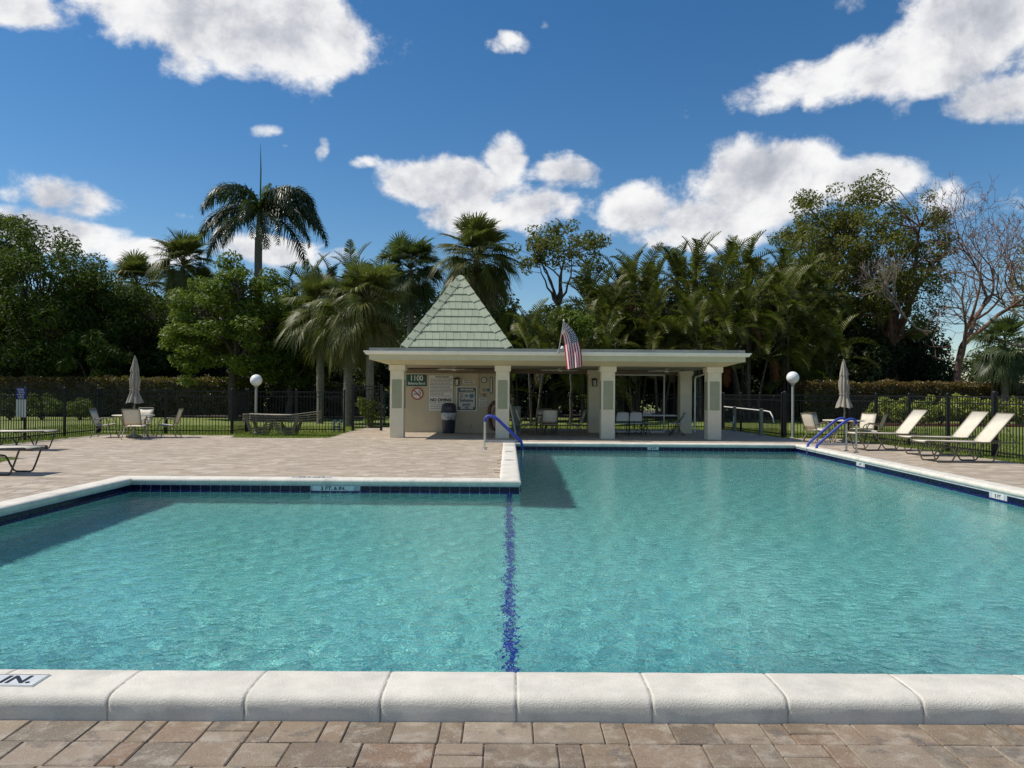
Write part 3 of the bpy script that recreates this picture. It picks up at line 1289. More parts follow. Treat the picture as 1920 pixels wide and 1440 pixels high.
def ceiling_fan(x, y, rz, label):
    t = thing('ceiling_fan', label, 'fan', (x, y, 2.42), rz, 'fans under the pavilion ceiling')
    MB().lathe([(.0, 0), (.07, 0), (.06, -.03), (.02, -.04), (.02, -.06), (.10, -.065), (.115, -.10), (.09, -.135), (.03, -.15), (0, -.152)], n=18).build('motor', m_fanw, t)
    for k in range(5):
        M_ = Matrix.Rotation(k * 2 * math.pi / 5, 4, 'Z') @ Matrix.Translation((.40, 0, -.098)) @ Matrix.Rotation(R(11), 4, 'X')
        mb = MB()
        mb.box(M_.translation, (.56, .125, .010), M=M_.to_3x3().to_4x4())
        mb.build('blade', m_fanw, t)
    return t


ceiling_fan(-1.9, 26.4, .2, 'white five blade ceiling fan above the signed wall')
ceiling_fan(1.85, 26.6, .75, 'white five blade ceiling fan above the sling chairs')
ceiling_fan(5.65, 26.6, .1, 'white five blade ceiling fan above the white folding table')

# lanterns
m_bronze = pbr('lantern_bronze', (.03, .026, .022), .5)


def lantern(p, label):
    t = thing('wall_lantern', label, 'lantern', p)
    MB().box((0, -.012, 0), (.10, .02, .20)).build('backplate', m_bronze, t)
    mb = MB()
    for x in (-.075, .075):
        for y in (-.035, -.165):
            mb.box((x, y, 0), (.014, .014, .24))
    mb.box((0, -.10, -.125), (.18, .16, .016))
    mb.lathe([(.125, .12), (.10, .15), (.03, .18), (0, .185)], (0, -.10, 0), 8)
    mb.box((0, -.10, .118), (.19, .17, .012))
    mb.build('cage', m_bronze, t)
    MB().box((0, -.10, 0), (.10, .09, .20)).build('glass', m_glass_lamp, t)


q = at_y(857, 716.5, WY - .02)
lantern((q.x, WY - .002, q.z), 'small bronze lantern on the cream wall above the welcome board')
q = at_y(1114.5, 718, YR - COLW / 2)
lantern((q.x, YR - COLW / 2 - .002, q.z), 'small bronze lantern on the rear column')

# ---------------------------------------------------------------- signs on the room wall
m_signgreen = pbr('sign_green', (.008, .085, .062), .5, var=.06, vscale=3)
m_signwhite = pbr('sign_white', (.66, .65, .60), .5, var=.04, vscale=3)
m_letter = pbr('letter_white', (.75, .75, .72), .5)
m_red = pbr('sign_red', (.36, .012, .025), .5)
m_print = pbr('print_grey', (.12, .115, .10), .6)


def sign_rect(px0, py0, px1, py1, y):
    a_, b_ = at_y(px0, py0, y), at_y(px1, py1, y)
    return (a_.x + b_.x) / 2, (a_.z + b_.z) / 2, b_.x - a_.x, a_.z - b_.z


cx_, cz_, w_, h_ = sign_rect(762.2, 702.3, 800, 724, WY)
t = thing('address_sign', 'dark green sign reading 1100 Bahama Bend on the cream wall', 'sign', (cx_, WY - .014, cz_))
MB().rbox((0, 0, 0), (w_, .022, h_), .003).build('panel', m_signgreen, t)
text_part('number', '1100', .285, m_letter, t, (0, -.0125, .075), sx=.88, bold=.003)
text_part('street_name', 'Bahama Bend', .135, m_letter, t, (0, -.0125, -.115), sx=.88, bold=.002)

cx_, cz_, w_, h_ = sign_rect(771.5, 727, 794, 749.5, WY)
t = thing('no_smoking_sign', 'round white no smoking sign with red ring and slash', 'sign', (cx_, WY - .011, cz_))
r_ = w_ / 2
mb = MB()
mb.tube([(0, .008, 0), (0, -.008, 0)], r_ * .97, 36)
mb.build('disc', m_signwhite, t)


def ring_mesh(r0, r1, y0, y1, n=40):
    vs, fs = [], []
    for k in range(n):
        an = 2 * math.pi * k / n
        for (r__, y) in ((r0, y0), (r1, y0), (r1, y1), (r0, y1)):
            vs.append((r__ * math.cos(an), y, r__ * math.sin(an)))
    for k in range(n):
        j = (k + 1) % n
        for q_ in range(4):
            fs.append((k * 4 + q_, k * 4 + (q_ + 1) % 4, j * 4 + (q_ + 1) % 4, j * 4 + q_))
    return MB().add(vs, fs, False)


mb = MB()
mb.box((-r_ * .14, -.0105, -r_ * .06), (r_ * .95, .004, r_ * .15))
mb.box((r_ * .48, -.0105, -r_ * .06), (r_ * .12, .004, r_ * .15))
mb.build('cigarette', m_black, t)
mb = MB()
mb.tube([(r_ * .5, -.0105, r_ * .05), (r_ * .52, -.0105, r_ * .2), (r_ * .34, -.0105, r_ * .3), (r_ * .36, -.0105, r_ * .46), (r_ * .2, -.0105, r_ * .56)], .012, 6)
mb.build('smoke', m_black, t)
rg = ring_mesh(r_ * .82, r_, -.016, -.006)
rg.box((0, -.0142, 0), (r_ * 1.75, .004, r_ * .17), M=Matrix.Rotation(R(45), 4, 'Y'))
rg.build('prohibition_ring', m_red, t)

cx_, cz_, w_, h_ = sign_rect(804, 703, 849.5, 771, WY)
t = thing('pool_rules_board', 'tall white board headed POOL RULES with NO DIVING in bold', 'sign', (cx_, WY - .012, cz_))
MB().rbox((0, 0, 0), (w_, .02, h_), .003).build('panel', m_signwhite, t)
mb = MB()
for (x, z, dx, dz) in ((0, h_ / 2 - .01, w_, .012), (0, -h_ / 2 + .01, w_, .012), (-w_ / 2 + .008, 0, .010, h_), (w_ / 2 - .008, 0, .010, h_)):
    mb.box((x, -.0105, z), (dx, .006, dz))
mb.build('frame', pbr('board_frame', (.40, .37, .29), .6), t)
text_part('heading', 'POOL RULES', .085, m_print, t, (.04, -.0115, h_ / 2 - .075), sx=1.05, bold=.004)
rl = random.Random(2)
z = h_ / 2 - .15
for k in range(13):
    print_line(t, -w_ / 2 + .06, w_ / 2 - .05 - rl.choice((0, 0, .06, .3)), -.0115, z, .030, m_print)
    z -= .0535
text_part('warning', 'NO DIVING', .155, m_black, t, (0, -.0115, -h_ / 2 + .415), sx=.98, bold=.008)
for k in range(4):
    print_line(t, -w_ / 2 + .08, w_ / 2 - .08 - .1 * (k % 2), -.0115, -h_ / 2 + .31 - k * .072, .030, m_print)

cx_, cz_, w_, h_ = sign_rect(855.8, 724.5, 894.5, 771, WY)
t = thing('welcome_board', 'white framed notice board reading welcome to bahama pool', 'notice board', (cx_, WY - .012, cz_))
MB().rbox((0, .002, 0), (w_ - .04, .016, h_ - .04), .002).build('panel', pbr('board_paper', (.56, .57, .52), .6, var=.1, vscale=3), t)
mb = MB()
for (x, z, dx, dz) in ((0, h_ / 2 - .02, w_, .04), (0, -h_ / 2 + .02, w_, .04), (-w_ / 2 + .02, 0, .04, h_ - .08), (w_ / 2 - .02, 0, .04, h_ - .08)):
    mb.box((x, -.008, z), (dx, .03, dz))
mb.build('frame', m_white, t)
m_bteal = pbr('board_border', (.11, .16, .12), .6, var=.4, vscale=9)
mb = MB()
iw, ih = w_ - .08, h_ - .08
for (x, z, dx, dz) in ((0, ih / 2 - .025, iw, .05), (-iw / 2 + .025, 0, .05, ih - .1), (iw / 2 - .025, 0, .05, ih - .1), (0, -ih / 2 + .02, iw, .04)):
    mb.box((x, -.009, z), (dx, .004, dz))
mb.build('border_print', m_bteal, t)
mlet = [pbr('cut_letter_dark', (.05, .07, .07), .6), pbr('cut_letter_blue', (.05, .13, .18), .6)]
for (s, z, size, mi_) in (('welcome', .30, .16, 0), ('to', .13, .14, 0), ('bahama', -.06, .16, 0), ('pool', -.21, .15, 0)):
    text_part('lettering', s, size, mlet[mi_], t, (-.01, -.0115, z * h_ / .95), bold=.004)
mb = MB().tube([(.185, -.008, .115 * h_ / .95), (.185, -.0125, .115 * h_ / .95)], .085, 20)
mb.build('blue_cutout', pbr('cutout_blue', (.10, .20, .27), .6), t)
mb = MB().box((-.2, -.0115, .12), (.12, .004, .2))
mb.build('pink_cutout', pbr('cutout_pink', (.46, .33, .30), .6), t)
for (x, z, c) in ((-.29, -.36, (.30, .08, .06)), (.29, -.36, (.08, .15, .05)), (.29, .36, (.20, .10, .07)), (-.29, .34, (.07, .15, .20))):
    MB().rbox((x * w_ / .8, -.0115, z * h_ / .95), (.09, .006, .10), .002).build('corner_cutout', pbr('cutout_c', c, .6), t)
MB().box((0, -.0115, -.335 * h_ / .95), (.13, .005, .09)).build('notice_print', pbr('cutout_grey', (.28, .26, .27), .6), t)

# small notices, clock, thermometer, boxes
def notice(px0, py0, px1, py1, name, label, cat, mat, lines, size, ink=m_print):
    cx_, cz_, w_, h_ = sign_rect(px0, py0, px1, py1, WY)
    t = thing(name, label, cat, (cx_, WY - .008, cz_))
    MB().rbox((0, 0, 0), (w_, .012, h_), .002).build('panel', mat, t)
    for k, ln in enumerate(lines):
        print_line(t, -w_ * .38, w_ * .38, -.0072, h_ / 2 - (k + .6) * h_ / (len(lines) + .2), size * .8, ink)
    return t


notice(868, 712, 890, 719, 'small_notice', 'narrow white notice above the welcome board', 'sign', m_signwhite, (1, 2), .05)
notice(905, 729, 917, 733.5, 'exit_plate', 'little dark green plate under the wall clock', 'sign', m_signgreen, (1,), .05, m_letter)
notice(898, 747, 912, 754, 'paper_notice', 'upper of two small white paper notices beside the welcome board', 'notice', m_signwhite, (1, 2), .04)
notice(898, 756, 912, 762, 'paper_notice', 'lower of two small white paper notices beside the welcome board', 'notice', m_signwhite, (1, 2), .04)

cx_, cz_, w_, h_ = sign_rect(902, 706.5, 913, 718, WY)
t = thing('wall_clock', 'round wall clock with black rim and white face', 'clock', (cx_, WY - .002, cz_))
MB().tube([(0, 0, 0), (0, -.022, 0)], w_ / 2 * .88, 28).build('dial', m_signwhite, t)
ring_mesh(w_ / 2 * .8, w_ / 2, -.035, 0, 28).build('rim', m_black, t)
MB().box((-.015, -.0245, .02), (.012, .004, .07), M=Matrix.Rotation(R(-40), 4, 'Y')).build('hour_hand', m_black, t)
MB().box((.03, -.0245, .012), (.09, .004, .009), M=Matrix.Rotation(R(-25), 4, 'Y')).build('minute_hand', m_black, t)

cx_, cz_, w_, h_ = sign_rect(918.5, 707, 923.5, 737.5, WY)
t = thing('depth_gauge_board', 'tall thin white thermometer strip with dark edge on the wall', 'thermometer', (cx_, WY - .01, cz_))
MB().box((0, 0, 0), (w_, .016, h_)).build('backboard', m_black, t)
MB().box((0, -.009, 0), (w_ * .55, .008, h_ * .92)).build('scale', m_signwhite, t)
m_beige = pbr('box_beige', (.40, .33, .22), .6)
q = at_y(908, 740.5, WY)
t = thing('outlet_box', 'small beige electrical box with conduit on the wall', 'electrical box', (q.x, WY - .002, q.z))
MB().rbox((0, -.03, 0), (.10, .06, .14), .008).build('box', m_beige, t)
MB().tube([(-.05, -.02, 0), (-.14, -.02, .02), (-.20, -.02, .10), (-.205, -.02, .95)], .012, 8).build('conduit', m_beige, t)
MB().rbox((0, -.062, 0), (.07, .012, .10), .004).build('cover', m_beam_shade, t)
q = at_y(884, 798.5, WY)
t = thing('hose_tap', 'small wall tap low on the cream wall', 'tap', (q.x, WY, q.z))
MB().tube([(0, 0, 0), (0, -.08, 0), (0, -.10, -.06)], .016, 8).build('spout', m_beige, t)
MB().tube([(0, -.06, .0), (0, -.06, .05)], .008, 6).build('stem', m_beige, t)
MB().lathe([(.0, .06), (.035, .055), (.035, .045), (0, .04)], (0, -.06, 0), 12).build('wheel', m_beige, t)

# red hose hung on the wall behind the second column
m_hose = pbr('hose_red', (.14, .012, .016), .5, var=.2, vscale=8)
q = at_y(926, 793, WY)
t = thing('garden_hose', 'dark red garden hose coiled on the wall behind a column', 'hose', (q.x + .1, WY - .1, .0))
for k, (rx_, rz_, dz) in enumerate(((.30, .55, .62), (.26, .50, .58), (.33, .58, .62), (.2, .45, .56))):
    pts = [(rx_ * math.cos(a_) + .06 * math.sin(2 * a_ + k), -.03 * k + .06, dz + rz_ * math.sin(a_) * (1 if math.sin(a_) > 0 else .9)) for a_ in np.linspace(0, 2 * math.pi, 28, endpoint=False)]
    MB().tube(pts, .018, 7, closed=True).build('coil', m_hose, t)
MB().box((.02, .07, 1.10), (.20, .08, .10)).build('hanger', m_bronze, t)

# rubbish bin
m_bin = pbr('bin_navy', (.028, .036, .055), .45, var=.1, vscale=4)
m_bag = pbr('bag_film', (.40, .41, .40), .25, var=.35, vscale=9, bump=.8, bscale=18)
q = at_z(841, 812.5, 0)
t = thing('litter_bin', 'round navy litter bin with hooded lid and clear liner bag', 'litter bin', (q.x, q.y + .05, 0))
MB().lathe([(0, .01), (.215, .01), (.225, .03), (.268, .72), (.285, .73), (.285, .76), (.26, .76), (.24, .70)], n=28).build('body', m_bin, t)
bag = MB()
prof = [(.262, .50), (.284, .52), (.296, .60), (.300, .70), (.304, .765), (.27, .77)]
vs, fs = [], []
nb = 44
for (r__, z) in prof:
    for k in range(nb):
        an = 2 * math.pi * k / nb
        rr = r__ + .010 * mnoise.noise(Vector((math.cos(an) * 5, math.sin(an) * 5, z * 6)))
        zz = z + (.04 * mnoise.noise(Vector((math.cos(an) * 3, math.sin(an) * 3, 9))) if z < .53 else 0)
        vs.append((rr * math.cos(an), rr * math.sin(an), zz))
for i in range(len(prof) - 1):
    for k in range(nb):
        fs.append((i * nb + k, i * nb + (k + 1) % nb, (i + 1) * nb + (k + 1) % nb, (i + 1) * nb + k))
bag.add(vs, fs, True)
bag.build('liner_bag', m_bag, t)
lid = MB().lathe([(.29, .765), (.305, .77), (.305, .80), (.285, .81), (.270, 1.0), (.24, 1.06), (.15, 1.115), (0, 1.135)], n=28).build('lid', m_bin, t)
MB().rbox((0, -.262, .915), (.28, .04, .17), .01).build('flap', pbr('flap_navy', (.022, .028, .045), .4), lid)

# flag on the front eave
m_pole = pbr('pole_grey', (.50, .50, .47), .35, metal=.3)
fb = at_y(1047.5, 658, 23.93)
ft = at_y(1057, 601, 23.55)
t = thing('flag', 'american flag hanging from a short pole on the pavilion eave', 'flag', fb)
mid = fb.lerp(ft, .5)
MB().tube([(0, 0, 0), tuple(ft - fb)], .014, 10).build('pole', m_pole, t)
MB().lathe([(0, -.03), (.028, -.02), (.03, .02), (.0, .05)], tuple(ft - fb), 12).build('finial', m_white, t)
MB().rbox((0, .03, -.02), (.07, .09, .10), .01).build('bracket', m_pole, t)
m_flag, g, out = new_mat('flag_cloth')
uv = g.n('ShaderNodeUVMap')
sp_ = g.n('ShaderNodeSeparateXYZ')
g.link(uv.outputs[0], sp_.inputs[0])
u_, v_ = sp_.outputs[0], sp_.outputs[1]
stripe = g.m('GREATER_THAN', g.m('FRACT', g.m('MULTIPLY', v_, 6.5)), .5)
c = g.mix(stripe, (.50, .008, .028), (.80, .78, .74))
canton = g.m('MULTIPLY', g.m('LESS_THAN', u_, .46), g.m('GREATER_THAN', v_, 6 / 13))
su = g.m('MULTIPLY', u_, 1 / .46 * 5.5)
sv = g.m('MULTIPLY', g.m('SUBTRACT', v_, 6 / 13), 13 / 7 * 4.5)


def dots(ou, ov):
    du = g.m('SUBTRACT', g.m('FRACT', g.m('ADD', su, ou)), .5)
    dv = g.m('SUBTRACT', g.m('FRACT', g.m('ADD', sv, ov)), .5)
    return g.m('LESS_THAN', g.m('ADD', g.m('MULTIPLY', du, du), g.m('MULTIPLY', dv, dv)), .05)


st = g.m('MAXIMUM', dots(0, 0), dots(.5, .5))
c = g.mix(canton, c, g.mix(st, (.012, .016, .075), (.75, .74, .72)))
b = g.n('ShaderNodeBsdfPrincipled')
g.link(c, b.inputs['Base Color'])
b.inputs['Roughness'].default_value = .7
tr = g.n('ShaderNodeBsdfTranslucent')
g.link(c, tr.inputs[0])
mx = g.n('ShaderNodeMixShader')
mx.inputs[0].default_value = .2
g.link(b.outputs[0], mx.inputs[1])
g.link(tr.outputs[0], mx.inputs[2])
g.link(mx.outputs[0], out.inputs[0])


def flag_cloth():
    """limp flag: hoist along the pole, the fly end fallen down beside it in folds"""
    nu, nv = 60, 30
    hoist_top = (ft - fb) * .96
    hoist_bot = (ft - fb) * .35
    end_c = at_y(1077, 690, 23.6) - fb
    vs, uvs = [], []
    for i in range(nu + 1):
        u = i / nu
        for j in range(nv + 1):
            v = j / nv                # 1 at the top of the hoist
            hp_ = hoist_bot.lerp(hoist_top, v)
            # bottom line of the fallen cloth
            wid = (.30 + .16 * math.sin(u * 2.6)) * (.7 + .3 * u)
            spine = Vector((.04, -.03, hoist_top.z)).lerp(end_c, u ** .82)
            spine.x = hoist_top.x + (end_c.x - hoist_top.x) * (u ** .62) + .05 * math.sin(u * 3.1)
            spine.z = hoist_top.z + (end_c.z - hoist_top.z) * u
            cr = Vector((spine.x + (v - .5) * wid * 1.25, spine.y + .055 * math.sin(v * 13 + u * 2.5) * (.35 + .65 * u), spine.z + (v - .5) * .10))
            w = min(1, u / .28)
            w = w * w * (3 - 2 * w)
            p = hp_.lerp(cr, w)
            p.y -= .02
            vs.append(p)
            uvs.append((u, v))
    fs = []
    for i in range(nu):
        for j in range(nv):
            a_ = i * (nv + 1) + j
            fs.append((a_, a_ + nv + 1, a_ + nv + 2, a_ + 1))
    me = MB().add(vs, fs, True).mesh('cloth', m_flag)
    ul = me.uv_layers.new(name='UVMap')
    for lp in me.loops:
        ul.data[lp.index].uv = uvs[lp.vertex_index]
    return me


obj('cloth', flag_cloth(), t)
t = thing('roof_vent', 'stubby white vent cap on the flat roof beside the flag', 'vent', at_y(1054.5, 657, 24.6))
MB().lathe([(0, 0), (.05, 0), (.05, .05), (.07, .05), (.07, .075), (.05, .08), (.06, .11), (.03, .14), (0, .145)], n=14).build('cap', m_white, t)

# ------------------------------------------------------------------ metal fences
m_iron = pbr('fence_black', (.006, .0065, .0065), .55, var=.2, vscale=10)
FH = 1.56
picket_me = MB().box((0, 0, FH / 2 - .02), (.017, .017, FH - .06)).mesh('picket', m_iron)
post_me = MB()
post_me.box((0, 0, FH / 2 + .01), (.062, .062, FH + .04))
post_me.lathe([(.044, FH + .03), (.044, FH + .045), (0, FH + .075)], n=4)
post_me = post_me.mesh('post', m_iron)
wide_me = MB()
wide_me.box((0, 0, FH / 2 + .03), (.11, .11, FH + .08))
wide_me.lathe([(.078, FH + .07), (.078, FH + .085), (0, FH + .12)], n=4)
wide_me = wide_me.mesh('post', m_iron)


def fence_run(a, b, label, posts=None, span=2.0, wide=(), z0=-.03):
    a, b = Vector((*a, z0)), Vector((*b, z0))
    L = (b - a).length
    d = (b - a) / L
    rz = math.atan2(d.y, d.x)
    t = thing('metal_fence', label, 'fence', a, rz, 'black metal fence runs round the pool area')
    mb = MB()
    for z in (FH - .04, FH - .22, .13):
        r_ = MB().box((L / 2, 0, z), (L, .030, .034)).build('rail', m_iron, t)
    if posts is None:
        k = max(1, round(L / span))
        posts = [L * i / k for i in range(k + 1)]
    for i, p in enumerate(posts):
        obj('post', wide_me if i in wide else post_me, t, (p, 0, 0))
    n_ = int(L / .112)
    for i in range(1, n_):
        x = i * L / n_
        if min(abs(x - p) for p in posts) > .05:
            obj('picket', picket_me, t, (x, 0, 0))
    return t


fence_run((-14.45, 12.5), (-14.45, 26.4), 'long black picket fence on the lawn side of the dark sun loungers', wide=(4,))
fence_run((-14.37, 26.4), (-9.75, 26.4), 'black picket fence behind the umbrella table beside the hedge', span=1.95)
fence_run((-9.75, 26.48), (-9.75, 27.85), 'short black fence return beside the globe lamp')
fence_run((-9.67, 27.85), (-6.1, 27.85), 'black picket fence behind the stacked sun loungers', span=1.8)
fence_run((-6.0, 32.6), (9.35, 32.6), 'black picket fence seen through the open back of the pavilion')
fence_run((9.40, 32.5), (9.85, 26.8), 'black picket fence on the lawn edge behind the white towel rail')
fence_run((9.93, 26.75), (12.2, 26.75), 'short black fence beside the globe lamp and the blue handrails', span=2.3, wide=(0,))
fence_run((12.22, 26.65), (12.22, 10.5), 'long black picket fence behind the cream sun loungers', posts=[0, 1.9, 3.95, 5.95, 7.95, 9.95, 11.95, 13.95, 16.1], wide=(4,))

# gate by the path
t = thing('pool_gate', 'tall black metal gate at the end of the paved path', 'gate', (-6.05, 29.2, -.03))
for x in (0, 1.1):
    MB().box((x, 0, .92), (.09, .09, 1.85)).build('post', m_iron, t)
for z in (.14, 1.62, 1.76):
    MB().box((.55, 0, z), (1.0, .03, .035)).build('rail', m_iron, t)
for k in range(1, 9):
    MB().box((k * 1.1 / 9, 0, .94), (.018, .018, 1.62)).build('picket', m_iron, t)
MB().rbox((.98, -.04, .95), (.08, .05, .16), .01).build('latch', m_iron, t)
m_gpost = pbr('post_green', (.012, .06, .04), .45)
q = at_z(720.5, 796, 0)
t = thing('green_gate_post', 'slim dark green post with rail beside the pavilion column', 'post', (q.x, q.y, -.03))
MB().tube([(0, 0, 0), (0, 0, 1.5)], .035, 10).build('post', m_gpost, t)
MB().lathe([(.045, 1.49), (.045, 1.52), (.0, 1.57)], n=10).build('cap', m_gpost, t)
for z in (1.42, .9, .35):
    MB().tube([(0, 0, z), (.55, .1, z)], .018, 8).build('rail', m_gpost, t)

# ------------------------------------------------------------------ lamps
m_globe = pbr('globe_white', (.80, .80, .77), .3, var=.02, vscale=3)
m_post = pbr('post_grey', (.33, .33, .29), .5, var=.1, vscale=4)


def globe_lamp(px, py, Y, r_, label):
    c = at_y(px, py, Y)
    t = thing('globe_lamp', label, 'lamp post', (c.x, c.y, -.03), 0, 'globe lamps on posts')
    z = c.z + .03
    vs = [(r_ * math.sin(a_), r_ * -math.cos(a_) + z) for a_ in np.linspace(0.25, math.pi, 18)]
    MB().lathe(vs, n=32).build('globe', m_globe, t)
    MB().lathe([(0, z - r_ - .05), (.07, z - r_ - .05), (.075, z - r_ + .01), (.055, z - r_ + .03)], n=18).build('collar', m_post, t)
    MB().tube([(0, 0, 0), (0, 0, z - r_ - .02)], .042, 14).build('post', m_post, t)
    MB().lathe([(0, .0), (.09, 0), (.09, .03), (.05, .05)], n=16).build('base', m_post, t)


globe_lamp(480.5, 713, 27.2, .213, 'white globe lamp on a grey post beside the stacked loungers')
globe_lamp(1486.5, 708, 26.3, .215, 'white globe lamp on a grey post by the fence near the blue handrails')

# ------------------------------------------------------------------ towel rail on posts
m_pvc = pbr('pipe_white', (.62, .62, .58), .4)
m_timber = pbr('timber_grey', (.22, .23, .18), .8, var=.15, vscale=9)
t = thing('towel_rail', 'white pipe rail on two grey timber posts beside the pavilion', 'rail', (9.2, 27.1, 0))
for y, h in ((0, 1.02), (3.2, 1.04)):
    MB().rbox((0, y, h / 2 - .02), (.11, .11, h), .006).build('post', m_timber, t)
MB().tube([(.19, -.75, .52), (.17, -.68, .74), (.12, -.58, .89), (.075, -.3, .92), (.075, 4.9, .98)], .024, 10).build('rail', m_pvc, t)
MB().tube([(-.07, 3.1, .62), (-.07, 3.1, .40), (-.10, 3.0, .36), (-.22, 2.9, .36), (-.25, 2.9, .42)], .02, 8).build('hook', m_pvc, t)

# ------------------------------------------------------------------ hand rails of the pool
m_steel = pbr('rail_steel', (.55, .54, .51), .25, metal=.85, var=.05)
m_sleeve = pbr('sleeve_blue', (.030, .055, .32), .55, var=.12, vscale=12)


def smooth_path(pts, n=6):
    """Catmull-Rom through points"""
    P = [Vector(p) for p in pts]
    P = [P[0] * 2 - P[1]] + P + [P[-1] * 2 - P[-2]]
    o = []
    for i in range(1, len(P) - 2):
        for k in range(n):
            t = k / n
            a, b, c, d = P[i - 1], P[i], P[i + 1], P[i + 2]
            o.append(.5 * ((2 * b) + (c - a) * t + (2 * a - 5 * b + 4 * c - d) * t * t + (3 * b - a - 3 * c + d) * t ** 3))
    o.append(P[-2])
    return o


def hand_rail(base, reach, drop, sx, label, top=.88):
    """deck post, hump, then a slope down into the water; reach along sx*x"""
    t = thing('pool_handrail', label, 'handrail', (base[0], base[1], 0), 0, 'blue sleeved handrails into the pool')
    s = sx
    main = smooth_path([(0, 0, .74), (s * .02, 0, .83), (s * .10, 0, top), (s * .22, 0, top - .02), (s * .34, 0, top - .09)], 5)
    low = smooth_path([(s * (reach - .12), 0, .28), (s * (reach - .03), 0, .20), (s * reach, 0, .08), (s * (reach + .005), 0, -.02)], 5)
    MB().tube(main + low, .034, 12).build('sleeve', m_sleeve, t)
    MB().tube([(0, 0, .0), (0, 0, .77)], .025, 12).build('post', m_steel, t)
    MB().tube([(s * (reach + .005), 0, .0), (s * (reach + .005), 0, drop)], .024, 12).build('water_leg', m_steel, t)
    MB().tube([(0, 0, .20), (s * (reach + .005), 0, .20)], .018, 10).build('cross_bar', m_steel, t)
    MB().lathe([(0, .006), (.07, .006), (.06, .02), (.03, .028)], n=16).build('flange', m_steel, t)


b0 = at_z(908.5, 843, 0)
hand_rail((b0.x, b0.y), 1.0, -.7, 1, 'nearer of two blue handrails beside the peninsula coping')
hand_rail((b0.x, b0.y + .55), 1.0, -.7, 1, 'blue handrail hidden just behind its twin near the pavilion')
b1, b2 = at_z(1587, 845.4, 0), at_z(1605.6, 848.8, 0)
hand_rail((b1.x, b1.y), 1.05, -.7, -1, 'blue handrail by the umbrella table, the one toward the pavilion')
hand_rail((b2.x, b2.y), 1.05, -.7, -1, 'blue handrail by the umbrella table, the one toward the sun loungers')

# ------------------------------------------------------------------ sling furniture
m_sling = pbr('sling_cream', (.66, .60, .47), .75, var=.06, vscale=6, bump=.3, bscale=220)
m_frame = pbr('frame_bronze', (.16, .135, .085), .4, var=.1, vscale=8)
m_framed = pbr('frame_dark', (.045, .035, .032), .4, var=.1, vscale=8)
m_frametan = pbr('frame_tan', (.34, .30, .20), .4, var=.1, vscale=8)


def sling_panel(pts, w, th=.008):
    """fabric strip following a side profile pts (y,z), width w along x"""
    mb = MB()
    n_ = len(pts)
    vs = []
    for k, (y, z) in enumerate(pts):
        for x in (-1, -.5, 0, .5, 1):
            sag = -.012 * (1 - x * x)
            y0, z0 = pts[max(k - 1, 0)]
            y1, z1 = pts[min(k + 1, n_ - 1)]
            d = Vector((y1 - y0, z1 - z0)).normalized()
            vs.append((x * w / 2, y - d.y * sag * -1, z + d.x * sag))
    top = len(vs)
    vs += [(x, y, z - th) for (x, y, z) in vs]
    fs = []
    for k in range(n_ - 1):
        for q in range(4):
            a = k * 5 + q
            fs.append((a, a + 1, a + 6, a + 5))
            fs.append((top + a, top + a + 5, top + a + 6, top + a + 1))
    for k in range(n_ - 1):
        for a, b in ((k * 5, (k + 1) * 5), ((k + 1) * 5 + 4, k * 5 + 4)):
            fs.append((a, b, b + top, a + top))
    for q in range(4):
        fs.append((q + 1, q, q + top, q + 1 + top))
        a = (n_ - 1) * 5 + q
        fs.append((a, a + 1, a + 1 + top, a + top))
    return mb.add(vs, fs, True)


def make_sling_chair(label, fm, sm=None):
    """faces +y"""
    t = thing('sling_chair', label, 'chair')
    sm = sm or m_sling
    w = .50
    sling_panel([(.27, .415), (.22, .430), (.05, .405), (-.12, .385), (-.20, .395)], w).build('seat', sm, t)
    sling_panel([(-.21, .44), (-.25, .55), (-.31, .72), (-.37, .90)], w).build('backrest', sm, t)
    for s in (-1, 1):
        x = s * (w / 2 + .012)
        pth = smooth_path([(x, .26, .40), (x, .05, .39), (x, -.15, .375), (x, -.21, .42), (x, -.26, .55), (x, -.38, .92)], 4)
        MB().tube(pth, .013, 8).build('side_rail', fm, t)
        MB().tube(smooth_path([(x + s * .03, .30, .0), (x + s * .03, .22, .30), (x + s * .035, .20, .52), (x + s * .035, .10, .615), (x + s * .03, -.10, .605), (x + s * .02, -.25, .56)], 5), .014, 8).build('arm_leg', fm, t)
        MB().tube([(x + s * .025, .10, .39), (x + s * .025, -.12, .30), (x + s * .025, -.33, .0)], .014, 8).build('rear_leg', fm, t)
    MB().tube([(-w / 2, -.378, .918), (w / 2, -.378, .918)], .014, 8).build('top_bar', fm, t)
    MB().tube([(-w / 2, .0, .372), (w / 2, .0, .372)], .011, 8).build('cross_bar', fm, t)
    return t


ch0 = make_sling_chair('', m_frame)
proto_used = [False]


def put_chair(x, y, face, label, group):
    """face: direction the sitter looks, degrees from +y ccw"""
    o = ch0 if not proto_used[0] else copy_tree(ch0)
    proto_used[0] = True
    o.location = (x, y, .0)
    o.rotation_euler.z = R(face)
    o['label'] = label
    o['group'] = group
    return o


